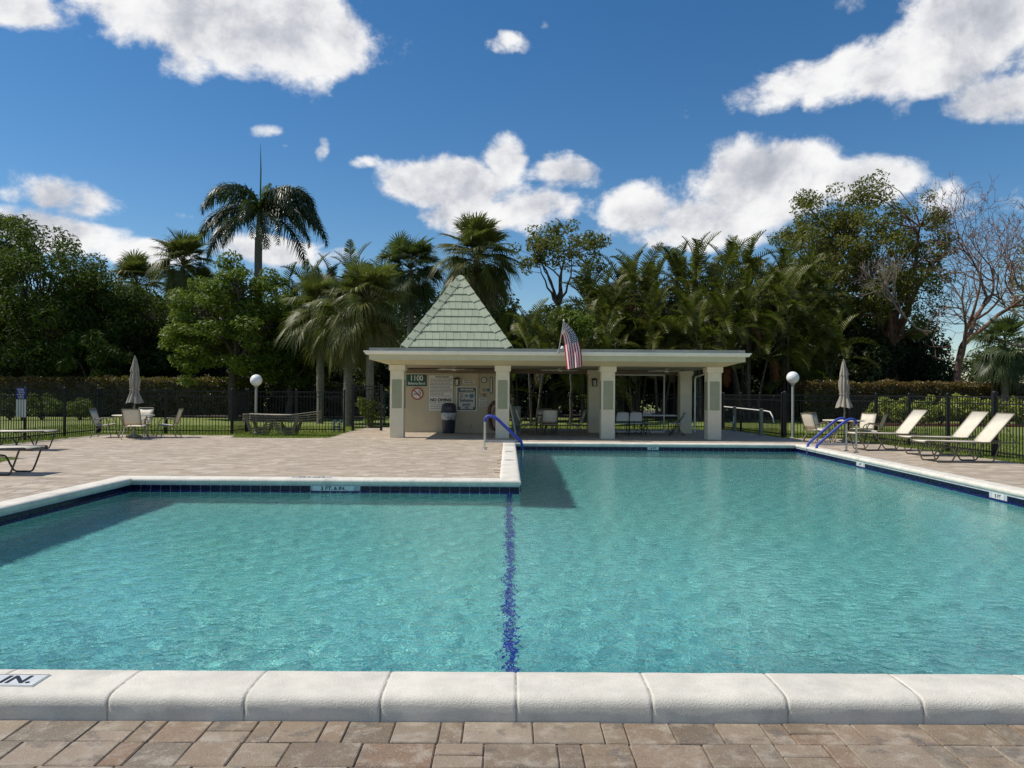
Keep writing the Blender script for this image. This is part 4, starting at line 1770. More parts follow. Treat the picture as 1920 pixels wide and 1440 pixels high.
def patio_table(x, y, r_, label, top_mat, leg_mat, h=.72):
    t = thing('patio_table', label, 'table', (x, y, 0))
    n_ = 40
    MB().lathe([(.03, h), (r_ - .02, h), (r_, h - .008), (r_, h - .022), (r_ - .01, h - .03), (.03, h - .03)], n=n_).build('tabletop', top_mat, t)
    for k in range(4):
        a = k * math.pi / 2 + .5
        MB().tube(smooth_path([(r_ * .62 * math.cos(a), r_ * .62 * math.sin(a), h - .03), (r_ * .5 * math.cos(a), r_ * .5 * math.sin(a), .4), (r_ * .68 * math.cos(a), r_ * .68 * math.sin(a), .0)], 5), .022, 8).build('leg', leg_mat, t)
    MB().tube([(r_ * .52 * math.cos(a), r_ * .52 * math.sin(a), .38) for a in np.linspace(0, 2 * math.pi, 25)[:-1]], .012, 8, closed=True).build('brace_ring', leg_mat, t)
    return t


m_canvas = pbr('umbrella_taupe', (.30, .265, .215), .9, var=.08, vscale=8, bump=.3, bscale=120)
m_upole = pbr('umbrella_pole', (.20, .19, .15), .4)


def closed_umbrella(x, y, label, top, seed, lean=0.0):
    t = thing('closed_umbrella', label, 'umbrella', (x, y, 0))
    t.rotation_euler = (0, lean, 0)
    s = top / 2.62
    MB().tube([(0, 0, .05), (0, 0, 2.56 * s)], .020, 12).build('pole', m_upole, t)
    MB().lathe([(0, 2.54 * s), (.028, 2.54 * s), (.030, 2.57 * s), (.012, 2.60 * s), (0, 2.63 * s)], n=12).build('finial', m_upole, t)
    rs_ = random.Random(seed)
    n_ = 96

    def skin(prof, folds, depth_):
        vs, fs = [], []
        ph = rs_.uniform(0, 6)
        for (r__, z) in prof:
            for k in range(n_):
                a = 2 * math.pi * k / n_
                tw = .25 * (2.6 - z)
                f = abs(math.sin(folds / 2 * (a + tw) + ph)) ** .7
                rr = r__ * (1 - depth_ * (1 - f)) + .008 * math.sin(5 * a + z * 9 + ph)
                dz = (-.045 * f + .02 * math.sin(3 * a + ph)) if z == prof[-1][1] else 0
                vs.append((rr * math.cos(a), rr * math.sin(a), z * s + dz))
        for i in range(len(prof) - 1):
            for k in range(n_):
                fs.append((i * n_ + k, (i + 1) * n_ + k, (i + 1) * n_ + (k + 1) % n_, i * n_ + (k + 1) % n_))
        return MB().add(vs, fs, True)
    skin([(.03, 2.55), (.060, 2.45), (.095, 2.30), (.125, 2.19), (.138, 2.12)], 8, .35).build('vent_tier', m_canvas, t)
    skin([(.085, 2.20), (.125, 2.05), (.155, 1.90), (.165, 1.78), (.150, 1.62), (.130, 1.50), (.155, 1.38), (.215, 1.24), (.265, 1.14)], 8, .42).build('canopy', m_canvas, t)
    MB().tube([(.15 * math.cos(a), .15 * math.sin(a), 1.52 * s) for a in np.linspace(0, 6.283, 21)[:-1]], .010, 6, closed=True).build('tie_strap', m_canvas, t)
    MB().lathe([(0, .012), (.25, .012), (.25, .05), (.10, .09), (.035, .12), (.035, .35), (0, .35)], n=24).build('base', m_upole, t)
    MB().tube([(0, -.02, 1.0), (0, -.09, 1.0), (0, -.09, .93)], .008, 6).build('crank', m_upole, t)
    return t


m_ttop = pbr('table_cream', (.60, .55, .42), .45, var=.08, vscale=5)
G = 'sling chairs round the umbrella table near the dark loungers'
T1 = Vector((-11.95, 23.9, 0))
patio_table(T1.x, T1.y, .62, 'round cream patio table under the closed umbrella by the hedge side fence', m_ttop, m_frametan)
closed_umbrella(T1.x + .02, T1.y + .01, 'closed taupe umbrella standing in the table by the lawn fence', 2.62, 4)
put_chair(T1.x - .88, T1.y - .05, -82, 'sling chair with its arms toward the globe lamp, backing on the blue sign', G)
put_chair(T1.x - .25, T1.y + .95, 178, 'sling chair between the umbrella table and the hedge side fence', G)
put_chair(T1.x + .42, T1.y - .72, 6, 'sling chair with its back to the pool at the table by the hedge side fence', G)
put_chair(T1.x + 1.05, T1.y + .15, 100, 'sling chair with its back toward the globe lamp and stacked loungers', G)
G = 'sling chairs round the umbrella table near the blue handrails'
T2 = Vector((10.62, 23.6, 0))
patio_table(T2.x, T2.y, .62, 'round cream patio table under the closed umbrella beside the blue handrails', m_ttop, m_frametan)
closed_umbrella(T2.x + .05, T2.y + .02, 'closed taupe umbrella standing in the table by the blue handrails', 2.66, 9, R(-.8))
put_chair(T2.x - .90, T2.y - .10, -72, 'sling chair on the pavilion side of the table by the blue handrails', G)
put_chair(T2.x - .45, T2.y + .85, -160, 'sling chair behind the table by the blue handrails, pushed near the fence', G)
put_chair(T2.x + .78, T2.y - .30, 52, 'sling chair on the sun lounger side of the table by the handrails', G)
put_chair(T2.x + .85, T2.y + .55, 120, 'sling chair tucked by the fence between table and sun loungers', G)


def make_lounger(label, fm, back_deg, seat_z=.47):
    """long axis x, foot at -x"""
    t = thing('sun_lounger', label, 'sun lounger')
    w = .60
    hz = seat_z

    def slx(pts, name, sm):
        mb = sling_panel([(p[0], p[1]) for p in pts], w)
        mb.v = [(y, x, z) for (x, y, z) in mb.v]
        mb.f = [tuple(reversed(f)) for f in mb.f]
        return mb.build(name, sm, t)
    slx([(-1.0, hz + .012), (-.6, hz + .005), (-.1, hz), (.40, hz)], 'seat', m_sling)
    bl = .84
    cb, sb = math.cos(R(back_deg)), math.sin(R(back_deg))
    hx = .42
    slx([(hx, hz), (hx + bl * .5 * cb, hz + bl * .5 * sb), (hx + bl * cb, hz + bl * sb)], 'backrest', m_sling)
    for s in (-1, 1):
        y = s * (w / 2 + .012)
        end = 1.02 if back_deg > 5 else .45
        MB().tube(smooth_path([(-1.02, y, hz - .03), (-.98, y, hz + .012), (-.5, y, hz), (.1, y, hz - .01), (end, y, hz - .01)], 4), .016, 8).build('rail', fm, t)
        MB().tube([(hx, y, hz - .005), (hx + bl * cb, y, hz - .005 + bl * sb)], .015, 8).build('back_rail', fm, t)
        pts = [(-.93, y, hz - .01), (-.80, y, .10), (-.74, y, .020), (-.62, y, .016), (-.46, y, .02), (-.39, y, .09), (-.30, y, .25), (-.24, y, .30), (-.08, y, .30), (-.02, y, .25),
               (.07, y, .09), (.13, y, .02), (.30, y, .016), (.44, y, .02), (.51, y, .09), (.64 if back_deg > 5 else .60, y, hz - .02)]
        MB().tube(smooth_path(pts, 3), .0165, 8).build('leg_loop', fm, t)
        if back_deg > 5:
            MB().tube([(hx + bl * .62 * cb, y * .93, hz + bl * .62 * sb), (1.0, y * .93, hz - .02)], .010, 6).build('back_strut', fm, t)
    for x, z in ((-1.0, hz - .02), (-.30, hz - .03), (.40, hz - .03)):
        MB().tube([(x, -w / 2 - .01, z), (x, w / 2 + .01, z)], .013, 8).build('cross_bar', fm, t)
    MB().tube([(hx + bl * cb, -w / 2 - .01, hz + bl * sb), (hx + bl * cb, w / 2 + .01, hz + bl * sb)], .013, 8).build('top_bar', fm, t)
    return t


G = 'cream sun loungers with raised backs along the fence'
lg = make_lounger('cream sun lounger with raised back beside the umbrella table', m_frame, 50)
lg['group'] = G
lg.location = (10.45, 20.55, 0)
lg.rotation_euler.z = R(3)
copy_tree(lg, (11.02, 18.85, 0), R(1.5), 'cream sun lounger with raised back, middle one of the row along the fence', G)
copy_tree(lg, (10.42, 17.05, 0), R(-2), 'cream sun lounger with raised back at the row end away from the umbrella table', G)
G = 'dark framed flat sun loungers on the deck'
l2 = make_lounger('dark framed flat sun lounger beside the pool coping and small grass patch', m_framed, 1.0)
l2['group'] = G
l2.location = (-9.42, 13.35, 0)
l2.rotation_euler.z = math.pi
copy_tree(l2, (-12.40, 18.7, 0), math.pi, 'dark framed flat sun lounger beside the lawn fence with the blue sign', G)
G = 'flat sun loungers stacked on the grass'
ls = make_lounger('bottom sun lounger of the stack on the grass', m_frame, 8.0)
ls['group'] = G
names = ['bottom sun lounger of the stack on the grass', 'second sun lounger from the bottom of the stack on the grass', 'third sun lounger from the bottom of the stack on the grass', 'topmost sun lounger of the stack on the grass']
for k in range(4):
    o = ls if k == 0 else copy_tree(ls)
    o['label'] = names[k]
    o.location = (-7.95, 26.0, -.02 + .075 * k)
    o.rotation_euler.z = R(.4 * (k % 2) - .5)
    o.scale = (1.12, 1, 1.05)

# ------------------------------------------------------------------ furniture under the pavilion
G = 'sling chairs under the pavilion roof'
put_chair(1.46, 26.45, 2, 'sling chair under the pavilion with its back to the pool', G)
put_chair(2.42, 27.0, 95, 'sling chair under the pavilion beside the rear column with the lantern', G)
put_chair(.66, 26.95, -80, 'sling chair under the pavilion beside the grey cabinet', G)
put_chair(1.35, 28.0, 175, 'sling chair under the pavilion on the lawn side of the dark table', G)
patio_table(1.5, 27.2, .5, 'dark round table between the sling chairs under the pavilion', m_framed, m_framed)
m_cab = pbr('cabinet_grey', (.26, .28, .24), .6, var=.08, vscale=4)
t = thing('metal_cabinet', 'grey green metal cabinet standing beside the room wall', 'cabinet', (.32, 28.6, 0))
MB().rbox((0, 0, .50), (.32, .42, 1.0), .008).build('body', m_cab, t)
MB().rbox((0, -.215, .62), (.27, .012, .66), .004).build('door', m_cab, t)
mb = MB()
for k in range(6):
    mb.box((0, -.222, .10 + k * .03), (.22, .006, .012))
mb.build('louvre_vent', m_framed, t)
t = thing('folded_table', 'white folded table leaning against the second column', 'folded table', (.16, 25.75, 0))
M_ = Matrix.Rotation(R(11), 4, 'Y')
MB().box((.0, 0, .62), (.035, .62, 1.22), M=M_.inverted()).build('tabletop', m_pvc, t)
MB().tube([(.12, -.28, .06), (-.06, -.28, 1.12)], .013, 8).build('leg', m_post, t)
MB().tube([(.12, .28, .06), (-.06, .28, 1.12)], .013, 8).build('leg', m_post, t)

m_resin = pbr('resin_white', (.62, .62, .60), .4)
m_legd = pbr('folding_leg_black', (.02, .02, .022), .4)


def make_folding_chair(label):
    t = thing('folding_chair', label, 'chair')
    bk = []
    w = .44
    nn = 9
    vs, fs = [], []
    for i in range(nn):
        u = -1 + 2 * i / (nn - 1)
        for j in range(6):
            v = j / 5
            hw = (w / 2) * (1 - .10 * v ** 4)
            vs.append((u * hw, -.20 - .10 * v - .03 * (1 - u * u), .53 + .33 * v - (.03 * u * u * v)))
    for i in range(nn - 1):
        for j in range(5):
            a = i * 6 + j
            fs.append((a, a + 6, a + 7, a + 1))
    top = len(vs)
    vs += [(x, y - .018, z) for x, y, z in vs]
    fs += [tuple(reversed([q + top for q in f])) for f in fs]
    rim = [i * 6 for i in range(nn)] + [(nn - 1) * 6 + j for j in range(1, 6)] + [i * 6 + 5 for i in range(nn - 2, -1, -1)] + [j for j in range(4, 0, -1)]
    fs += [(rim[k], rim[(k + 1) % len(rim)], rim[(k + 1) % len(rim)] + top, rim[k] + top) for k in range(len(rim))]
    MB().add(vs, fs, True).build('backrest', m_resin, t)
    MB().rbox((0, -.24, .80), (.13, .09, .035), .012).build('grip_slot', m_legd, t)
    MB().rbox((0, .02, .445), (.43, .40, .028), .012).build('seat', m_resin, t)
    for s in (-1, 1):
        x = s * .225
        MB().tube([(x, .26, .0), (x, -.02, .44), (x, -.30, .84)], .012, 8).build('leg', m_legd, t)
        MB().tube([(x * .92, -.26, .0), (x * .92, .14, .44)], .012, 8).build('leg', m_legd, t)
    MB().tube([(-.22, .20, .09), (.22, .20, .09)], .009, 6).build('stretcher', m_legd, t)
    MB().tube([(-.2, -.20, .09), (.2, -.20, .09)], .009, 6).build('stretcher', m_legd, t)
    return t


G = 'white folding chairs under the pavilion'
fc = make_folding_chair('white folding chair half hidden behind the third column')
fc['group'] = G
fc.location = (4.05, 26.75, 0)
fc.rotation_euler.z = R(4)
copy_tree(fc, (4.58, 26.8, 0), R(-6), 'white folding chair with its back to the pool next to the third column', G)
copy_tree(fc, (4.90, 27.25, 0), R(-75), 'white folding chair side on at the end of the folding table', G)
copy_tree(fc, (6.12, 27.0, 0), R(70), 'white folding chair at the table end beside the last rear column', G)
t = thing('folding_table', 'long white folding table under the pavilion', 'table', (5.5, 27.4, 0))
MB().rbox((0, 0, .72), (1.25, .72, .045), .012).build('tabletop', m_resin, t)
for x in (-.48, .48):
    for y in (-.25, .25):
        MB().tube([(x, y, 0), (x * .9, y, .70)], .013, 8).build('leg', m_legd, t)
t = thing('serving_tray', 'white tray lying on the folding table end', 'tray', (5.06, 27.45, .7425))
MB().rbox((0, 0, .03), (.36, .40, .05), .012).build('tray', m_resin, t)

# ------------------------------------------------------------------ fence sign
m_sblue = pbr('sign_blue', (.018, .028, .17), .5, var=.05)
q = at_y(39.5, 738, 21.9)
t = thing('fence_sign', 'blue notice with white lettering above a white slatted board on the fence', 'sign', (q.x, 21.9, q.z), R(0))
MB().rbox((0, 0, 0), (.30, .012, .32), .003).build('panel', m_sblue, t)
for k in range(6):
    print_line(t, -.11 + .02 * (k % 3), .11 - .02 * (k % 2), -.0072, .125 - k * .05, .028, m_letter)
for k in range(4):
    MB().rbox((-.115 + k * .0765, .008, -.43), (.056, .010, .52), .002).build('slat', m_signwhite, t)
for z in (-.22, -.62):
    MB().box((0, .018, z), (.29, .008, .03)).build('batten', m_framed, t)
MB().box((0, .05, -.2), (.05, .05, 1.2)).build('support', m_iron, t)

# blue bucket beside the path
m_bblue = pbr('hydrant_blue', (.05, .10, .20), .5)
q = at_z(642, 806.5, 0)
t = thing('water_tap_post', 'pale blue standpipe behind the fence near the gate', 'standpipe', (q.x, 28.3, -.03))
for x in (-.10, .12):
    MB().tube(smooth_path([(x, 0, 0), (x, 0, .34), (x + .03, 0, .42), (x + .08, 0, .44), (x + .10, 0, .36)], 4), .028, 8).build('pipe', m_bblue, t)
MB().box((.02, 0, .20), (.26, .04, .05)).build('valve', m_bblue, t)

# ------------------------------------------------------------------ vegetation
m_bark = pbr('bark_brown', (.085, .068, .052), .9, var=.35, vscale=6, bump=.8, bscale=14)
m_barkpale = pbr('bark_pale', (.20, .165, .135), .85, var=.3, vscale=5, bump=.6, bscale=12)
m_barkred = pbr('bark_red', (.17, .095, .065), .8, var=.35, vscale=3, bump=.5, bscale=10)
m_trunkp = pbr('palm_trunk', (.17, .15, .115), .9, var=.3, vscale=8, bump=.9, bscale=20)
m_crownsh = pbr('crownshaft_green', (.055, .10, .022), .45, var=.2, vscale=4)
m_lf_deep = leaf_mat('leaf_deep', (.020, .038, .005), (.084, .118, .014), .25, .55, .22, patch=.5)
m_lf_schef = leaf_mat('leaf_bright', (.050, .088, .008), (.190, .235, .027), .32, .50, .28, patch=.5)
m_lf_olive = leaf_mat('leaf_olive', (.062, .068, .010), (.21, .195, .042), .32, .55, .25, patch=.6)
m_lf_dark = leaf_mat('leaf_dark', (.008, .016, .005), (.022, .036, .009), .18, .5, .3, patch=.4)  # for the shaded thicket and hedge; the deep shade is in the leaf colour
m_lf_lime = leaf_mat('leaf_lime', (.28, .34, .05), (.55, .54, .12), .35, .45, .4, patch=.8)
m_lf_hedge = leaf_mat('leaf_hedge', (.022, .034, .006), (.075, .080, .016), .25, .45, .35, patch=.8)
m_lf_copper = leaf_mat('leaf_copper', (.12, .042, .018), (.22, .13, .035), .28, .4, .45, patch=.8)
m_fr_royal = leaf_mat('frond_royal', (.012, .024, .006), (.036, .056, .012), .22, .38, .45, patch=.4)
m_fr_young = leaf_mat('frond_young', (.06, .11, .018), (.12, .17, .03), .4, .4, .5, patch=.4)
m_fr_sabal = leaf_mat('frond_sabal', (.055, .066, .012), (.185, .18, .050), .30, .45, .35, patch=.5, dead=(.24, .20, .085), dead_amt=.10)
m_fr_sabalb = leaf_mat('frond_sabal_blue', (.034, .052, .016), (.095, .118, .045), .28, .45, .35, patch=.5)
m_fr_areca = leaf_mat('frond_areca', (.040, .055, .008), (.215, .215, .040), .34, .45, .35, patch=.5)
m_fr_dead = leaf_mat('frond_dead', (.15, .105, .055), (.28, .21, .115), .2, .8, .2, patch=.8)
m_fr_rust = leaf_mat('frond_rust', (.20, .06, .02), (.32, .11, .035), .3, .7, .2, patch=.8)


def leaf_cloud(centres, radii, per, length, width, r_, up=.35, shell=.55, droop=0.0, flat=1.0, out=.5):
    """diamond leaves scattered in clumps; V, F arrays"""
    C = np.asarray(centres, float)
    Rd = np.asarray(radii, float)
    k = len(C)
    cnt = np.maximum(6, (per * (Rd / Rd.mean()) ** 2).astype(int))
    idx = np.repeat(np.arange(k), cnt)
    n = len(idx)
    d = r_.normal(size=(n, 3))
    d /= np.linalg.norm(d, axis=1)[:, None]
    rad = (shell + (1 - shell) * r_.random(n)) * Rd[idx]
    p = C[idx] + d * rad[:, None] * np.array([1, 1, flat])
    nrm = d * out + r_.normal(size=(n, 3)) * .55 + np.array([0, 0, up])
    nrm /= np.linalg.norm(nrm, axis=1)[:, None]
    t = r_.normal(size=(n, 3)) + np.array([0, 0, -droop]) + d * .4
    t -= nrm * (t * nrm).sum(1)[:, None]
    t /= np.linalg.norm(t, axis=1)[:, None] + 1e-9
    b = np.cross(nrm, t)
    L = length * r_.uniform(.65, 1.3, n)[:, None]
    w = width * r_.uniform(.7, 1.2, n)[:, None]
    V = np.empty((n, 4, 3))
    V[:, 0] = p - t * L * .5
    V[:, 1] = p + b * w * .5 + nrm * w * .12 - t * L * .05
    V[:, 2] = p + t * L * .5
    V[:, 3] = p - b * w * .5 + nrm * w * .12 - t * L * .05
    Fq = np.arange(n * 4).reshape(n, 4)
    return V.reshape(-1, 3), Fq


def limb_path(a, b, r_, sag=.12, n=6, wob=.06):
    a, b = Vector(a), Vector(b)
    L = (b - a).length
    pts = []
    o1 = Vector(r_.normal(0, wob * L, 3))
    for i in range(n):
        t = i / (n - 1)
        p = a.lerp(b, t)
        p += o1 * math.sin(math.pi * t) + Vector((0, 0, sag * L * math.sin(math.pi * t)))
        p += Vector(r_.normal(0, .02 * L, 3)) * (0 < i < n - 1)
        pts.append(p)
    return pts


def crown_points(n, c, rad, r_, lo=-.35, bias=.62):
    """clump centres in an ellipsoid, favouring its outside"""
    out_ = []
    while len(out_) < n:
        d = r_.normal(size=3)
        d /= np.linalg.norm(d)
        if d[2] < lo:
            continue
        f = bias + (1 - bias) * r_.random() ** .6
        if r_.random() < .22:
            f *= .6
        f *= 1 + .16 * mnoise.noise(Vector(d * 2.3) + Vector((c[0], c[1], 0)))
        out_.append(np.array(c) + d * np.array(rad) * f)
    return np.array(out_)


def broad_tree(name, label, base, height, crown_c, crown_r, nclump, clump_r, per, leaf, lmat, bmat, seed, trunk_r=.25, lo=-.35, limbs=7, group=None, fork=.35, up=.35, droop=.2, flat=.8, bias=.62, twig=True):
    r_ = np.random.default_rng(seed)
    t = thing(name, label, 'tree', base, 0, group)
    fz = height * fork
    top = Vector((crown_c[0] * .25, crown_c[1] * .25, fz))
    mb = MB()
    pts = limb_path((0, 0, -.1), top, r_, 0, 6, .04)
    mb.tube(pts, [trunk_r * (1.25 - .45 * i / 5) for i in range(6)], 9)
    mb.build('trunk', bmat, t)
    P = crown_points(nclump, crown_c, crown_r, r_, lo, bias)
    # main limbs to spread targets
    targ = [P[i] for i in r_.choice(len(P), limbs, replace=False)]
    paths = []
    mb = MB()
    for q in targ:
        e = Vector(top).lerp(Vector(q), .8)
        pp = limb_path(top, e, r_, .08, 7, .08)
        paths.append(pp)
        mb.tube(pp, [trunk_r * (.62 - .45 * i / 6) for i in range(7)], 7)
    allp = [p for pp in paths for p in pp[2:]]
    if twig:
        for q in P:
            q = Vector(q)
            s = min(allp, key=lambda p: (p - q).length + max(0, p.z - q.z))
            mb.tube(limb_path(s, q, r_, .05, 4, .06), [trunk_r * .16, trunk_r * .12, trunk_r * .08, trunk_r * .04], 5, cap=False)
    mb.build('limbs', bmat, t)
    rad = clump_r * r_.uniform(.65, 1.25, len(P))
    V, Fq = leaf_cloud(P, rad, per, leaf[0], leaf[1], r_, up=up, droop=droop, flat=flat)
    obj('crown', np_mesh('crown', V, Fq, lmat), t)
    return t


# ---------- palms
def pinnate_frond(L, n_leaf, leaf_l, leaf_w, tilt, droop, r_, mat, plumose=0.3, stalk=.12, vee=.35, hang=.5, rmat=None, segs=2):
    """arching feather frond from the origin towards +x, rising at tilt; V-set leaflets that hang"""
    n_ = 26
    pts, dirs = [], []
    p = Vector((0, 0, 0))
    ang = R(tilt)
    for i in range(n_ + 1):
        s = i / n_
        a = ang - R(droop) * s ** 1.45
        d = Vector((math.cos(a), 0, math.sin(a)))
        pts.append(p.copy())
        dirs.append(d)
        p = p + d * (L / n_)
    mb = MB()
    mb.tube(pts, [.035 * (1 - .85 * i / n_) * L / 3.0 + .004 for i in range(n_ + 1)], 5, cap=False)
    for k in range(n_leaf):
        s = stalk + (1 - stalk) * (k + r_.random() * .6) / n_leaf
        i = min(int(s * n_), n_ - 1)
        c, d = pts[i], dirs[i]
        upv = Vector((-d.z, 0, d.x))
        env = math.sin(math.pi * min(1, .16 + .84 * s)) ** .55 if s > .3 else .55 + 1.2 * (s - stalk)
        ll = leaf_l * max(.25, min(1, env)) * r_.uniform(.85, 1.1)
        for sd in (-1, 1):
            v = vee + r_.normal() * plumose
            dirv = (Vector((0, sd, 0)) * math.cos(v) + upv * math.sin(v) + d * (.42 + .35 * s)).normalized()
            prev_c, w0 = c, leaf_w
            vs = []
            for q in range(segs + 1):
                f = q / segs
                hp = c + dirv * ll * f + Vector((0, 0, -1)) * (hang * ll * f * f)
                wv = (d * .8 + upv * .2).normalized() * (leaf_w * (1 - f) ** .6 + .004) * .5
                if q == segs:
                    vs.append(hp)
                else:
                    vs += [hp - wv, hp + wv]
            fs = [(0, 1, 3, 2)] if segs == 2 else []
            if segs == 2:
                fs = [(0, 1, 3, 2), (2, 3, 4)]
            else:
                fs = [(0, 1, 2)]
            mb.add(vs, fs, False)
    return mb.mesh('frond', mat)


def fan_frond(stalk, rad, n_seg, tilt, r_, mat, spread=145, hang=.45, arch=25):
    """costapalmate leaf: arching stalk, then a fan of split segments whose tips hang"""
    mb = MB()
    pts = []
    p = Vector((0, 0, 0))
    for i in range(7):
        a = R(tilt - arch * (i / 6) ** 1.4)
        pts.append(p.copy())
        p = p + Vector((math.cos(a), 0, math.sin(a))) * stalk / 6
    mb.tube(pts, [.022, .02, .018, .016, .015, .014, .012], 5, cap=False)
    c = pts[-1]
    a = R(tilt - arch - 8)
    d = Vector((math.cos(a), 0, math.sin(a)))
    upv = Vector((-d.z, 0, d.x))
    for k in range(n_seg):
        f = -1 + 2 * (k + .5) / n_seg
        an = R(spread) * f + r_.normal() * .03
        base = c + d * (.22 * rad * (1 - abs(f)))
        ll = rad * (1 - .32 * f * f) * r_.uniform(.9, 1.08)
        fold = .22 * abs(math.sin(an))
        dirv = (d * math.cos(an) + Vector((0, 1, 0)) * math.sin(an) + upv * (fold + .05)).normalized()
        sidev = dirv.cross(upv).normalized()
        w = rad * .028
        vs = []
        for q, (ff, ww) in enumerate(((0.0, .25), (.38, 1.0), (.70, .62))):
            hp = base + dirv * ll * ff + Vector((0, 0, -1)) * (hang * ll * ff ** 2.4)
            vs += [hp - sidev * w * ww, hp + sidev * w * ww + upv * (w * .5)]
        vs.append(base + dirv * ll + Vector((0, 0, -1)) * (hang * ll * r_.uniform(.8, 2.2)))
        mb.add(vs, [(0, 1, 3, 2), (2, 3, 5, 4), (4, 5, 6)], False)
    return mb.mesh('frond', mat)


def put_frond(me, parent, z, az, tilt_extra=0.0, roll=0.0, scale=1.0, xy=(0, 0)):
    o = obj('frond', me, parent)
    o.matrix_local = (Matrix.Translation((xy[0], xy[1], z)) @ Matrix.Rotation(az, 4, 'Z') @ Matrix.Rotation(-tilt_extra, 4, 'Y')
                      @ Matrix.Rotation(roll, 4, 'X') @ Matrix.Scale(scale, 4))
    return o


fr = np.random.default_rng(21)
royal_v = [pinnate_frond(6.1, 118, 1.0, .115, tl, dr, fr, m_fr_royal, .8, .08, .1, .7) for tl, dr in ((72, 172), (52, 160), (34, 140), (10, 105), (-18, 72), (60, 175))]
royal_y = [pinnate_frond(3.2, 60, .55, .05, 86, 60, fr, m_fr_young, .5, .10, .5, .3), pinnate_frond(3.0, 60, .5, .05, 80, 95, fr, m_fr_young, .5, .10, .5, .3)]


def royal_palm(base, z, label):
    t = thing('royal_palm', label, 'palm', base)
    mb = MB()
    zs = np.linspace(-.1, z - 1.9, 12)
    mb.tube([(.10 * math.sin(q * .4), 0, q) for q in zs], [.30 - .06 * abs(q / z - .5) for q in zs], 12)
    mb.build('trunk', m_trunkp, t)
    MB().tube([(0, 0, z - 1.95), (0, 0, z - 1.6), (0, 0, z - .8), (0, 0, z + .1), (0, 0, z + .7)], [.27, .31, .25, .17, .07], 14).build('crownshaft', m_crownsh, t)
    MB().tube([(0, 0, z), (.02, 0, z + 3.2), (-.03, 0, z + 5.2)], [.07, .05, .008], 8).build('spear', m_fr_young, t)
    sets = [(royal_y, [(95, 0, .9), (-60, 1, .9), (200, 1, .85)]),
            (royal_v, [(172, 0, .85), (-12, 0, .82), (12, 1, .95), (158, 2, .95), (-40, 1, .9), (-150, 2, .9), (60, 1, .9), (120, 2, .9), (-90, 3, .85), (-6, 2, .95), (185, 3, .95),
                       (30, 3, .85), (0, 5, 1.0), (180, 5, 1.0), (168, 3, 1.05), (8, 3, 1.05), (-165, 4, 1.0), (-14, 4, 1.0), (22, 2, 1.0), (145, 3, .95), (-70, 4, .85), (-120, 4, .8), (100, 3, .85), (-22, 3, .9), (205, 4, .85), (-35, 4, .85)])]
    for vs_, lst in sets:
        for (az, k, s) in lst:
            put_frond(vs_[k], t, z + .15, R(az), R(fr.normal(0, 4)), R(fr.normal(0, 10)), s)
    return t


sab_v = [fan_frond(.95, .92, 46, tl, fr, m_fr_sabal, hang=hg) for tl, hg in ((82, .12), (62, .22), (38, .32), (10, .42), (-20, .45), (-50, .4))]
sab_b = [fan_frond(.95, .92, 46, tl, fr, m_fr_sabalb, hang=hg) for tl, hg in ((82, .10), (62, .2), (38, .3), (10, .38), (-20, .4), (-50, .4))]
sab_d = [fan_frond(.9, .85, 26, tl, fr, m_fr_dead, hang=.5, spread=100) for tl in (-50, -66)]


def sabal_palm(base, z, label, scale=1.0, n=38, seed=1, blue=False, dead=7, trunk_r=.17, group=None, lean=0.0):
    r_ = np.random.default_rng(seed)
    t = thing('cabbage_palm', label, 'palm', base, 0, group)
    mb = MB()
    zs = np.linspace(-.1, z, 10)
    mb.tube([(lean * (q / z) ** 2, .04 * math.sin(q), q) for q in zs], [trunk_r * (1.1 - .12 * q / z) + .012 * math.sin(q * 9) for q in zs], 10)
    mb.build('trunk', m_trunkp, t)
    va = sab_b if blue else sab_v
    n = int(n * 1.5)
    for k in range(n):
        f = (k + .5) / n
        lv = min(5, int(f * 6.2 * r_.uniform(.85, 1.12)))
        put_frond(va[lv], t, z + .28 - .5 * f, k * 2.39996 + r_.normal() * .2, R(r_.normal(0, 7)), R(r_.normal(0, 14)), scale * r_.uniform(.85, 1.12), (lean, 0))
    for k in range(dead):
        put_frond(sab_d[k % 2], t, z - .25, r_.random() * 6.28, R(r_.normal(0, 6)), R(r_.normal(0, 14)), scale * r_.uniform(.8, 1.05), (lean, 0))
    return t


are_v = [pinnate_frond(2.7, 58, .64, .072, tl, dr, fr, m_fr_areca, .10, .22, .62, .28) for tl, dr in ((84, 50), (72, 85), (58, 110), (40, 120), (18, 105))]
are_d = [pinnate_frond(2.2, 34, .5, .05, 10, 120, fr, m_fr_dead, .3, .2, .2, .6), pinnate_frond(2.0, 34, .45, .05, 5, 110, fr, m_fr_rust, .3, .2, .2, .6)]


def areca_palm(base, stems, label, seed, scale=1.0, group='feathery clump palms behind the pavilion', rust=0):
    r_ = np.random.default_rng(seed)
    t = thing('areca_palm', label, 'palm', base, 0, group)
    for (sx, sy, z) in stems:
        fx, fy = sx * 1.25, sy * 1.25
        MB().tube([(sx * .25, sy * .25, -.1), (sx * .6, sy * .6, z * .5), (sx, sy, z)], [.075, .06, .05], 7).build('stem', m_bark, t)
        n = 11
        for k in range(n):
            lv = min(4, int(k / n * 5.4))
            put_frond(are_v[lv], t, z + .1 - .06 * k, k * 2.39996 + r_.random(), R(r_.normal(0, 6)), R(r_.normal(0, 14)), scale * r_.uniform(.85, 1.15), (sx, sy))
        if r_.random() < .6 or rust:
            put_frond(are_d[1 if rust else 0], t, z - .35, R(-90) + r_.normal() * .7, R(-35), 0, scale, (sx, sy))
    return t


def px_at(px, py, Y):
    v = at_y(px, py, Y)
    return v


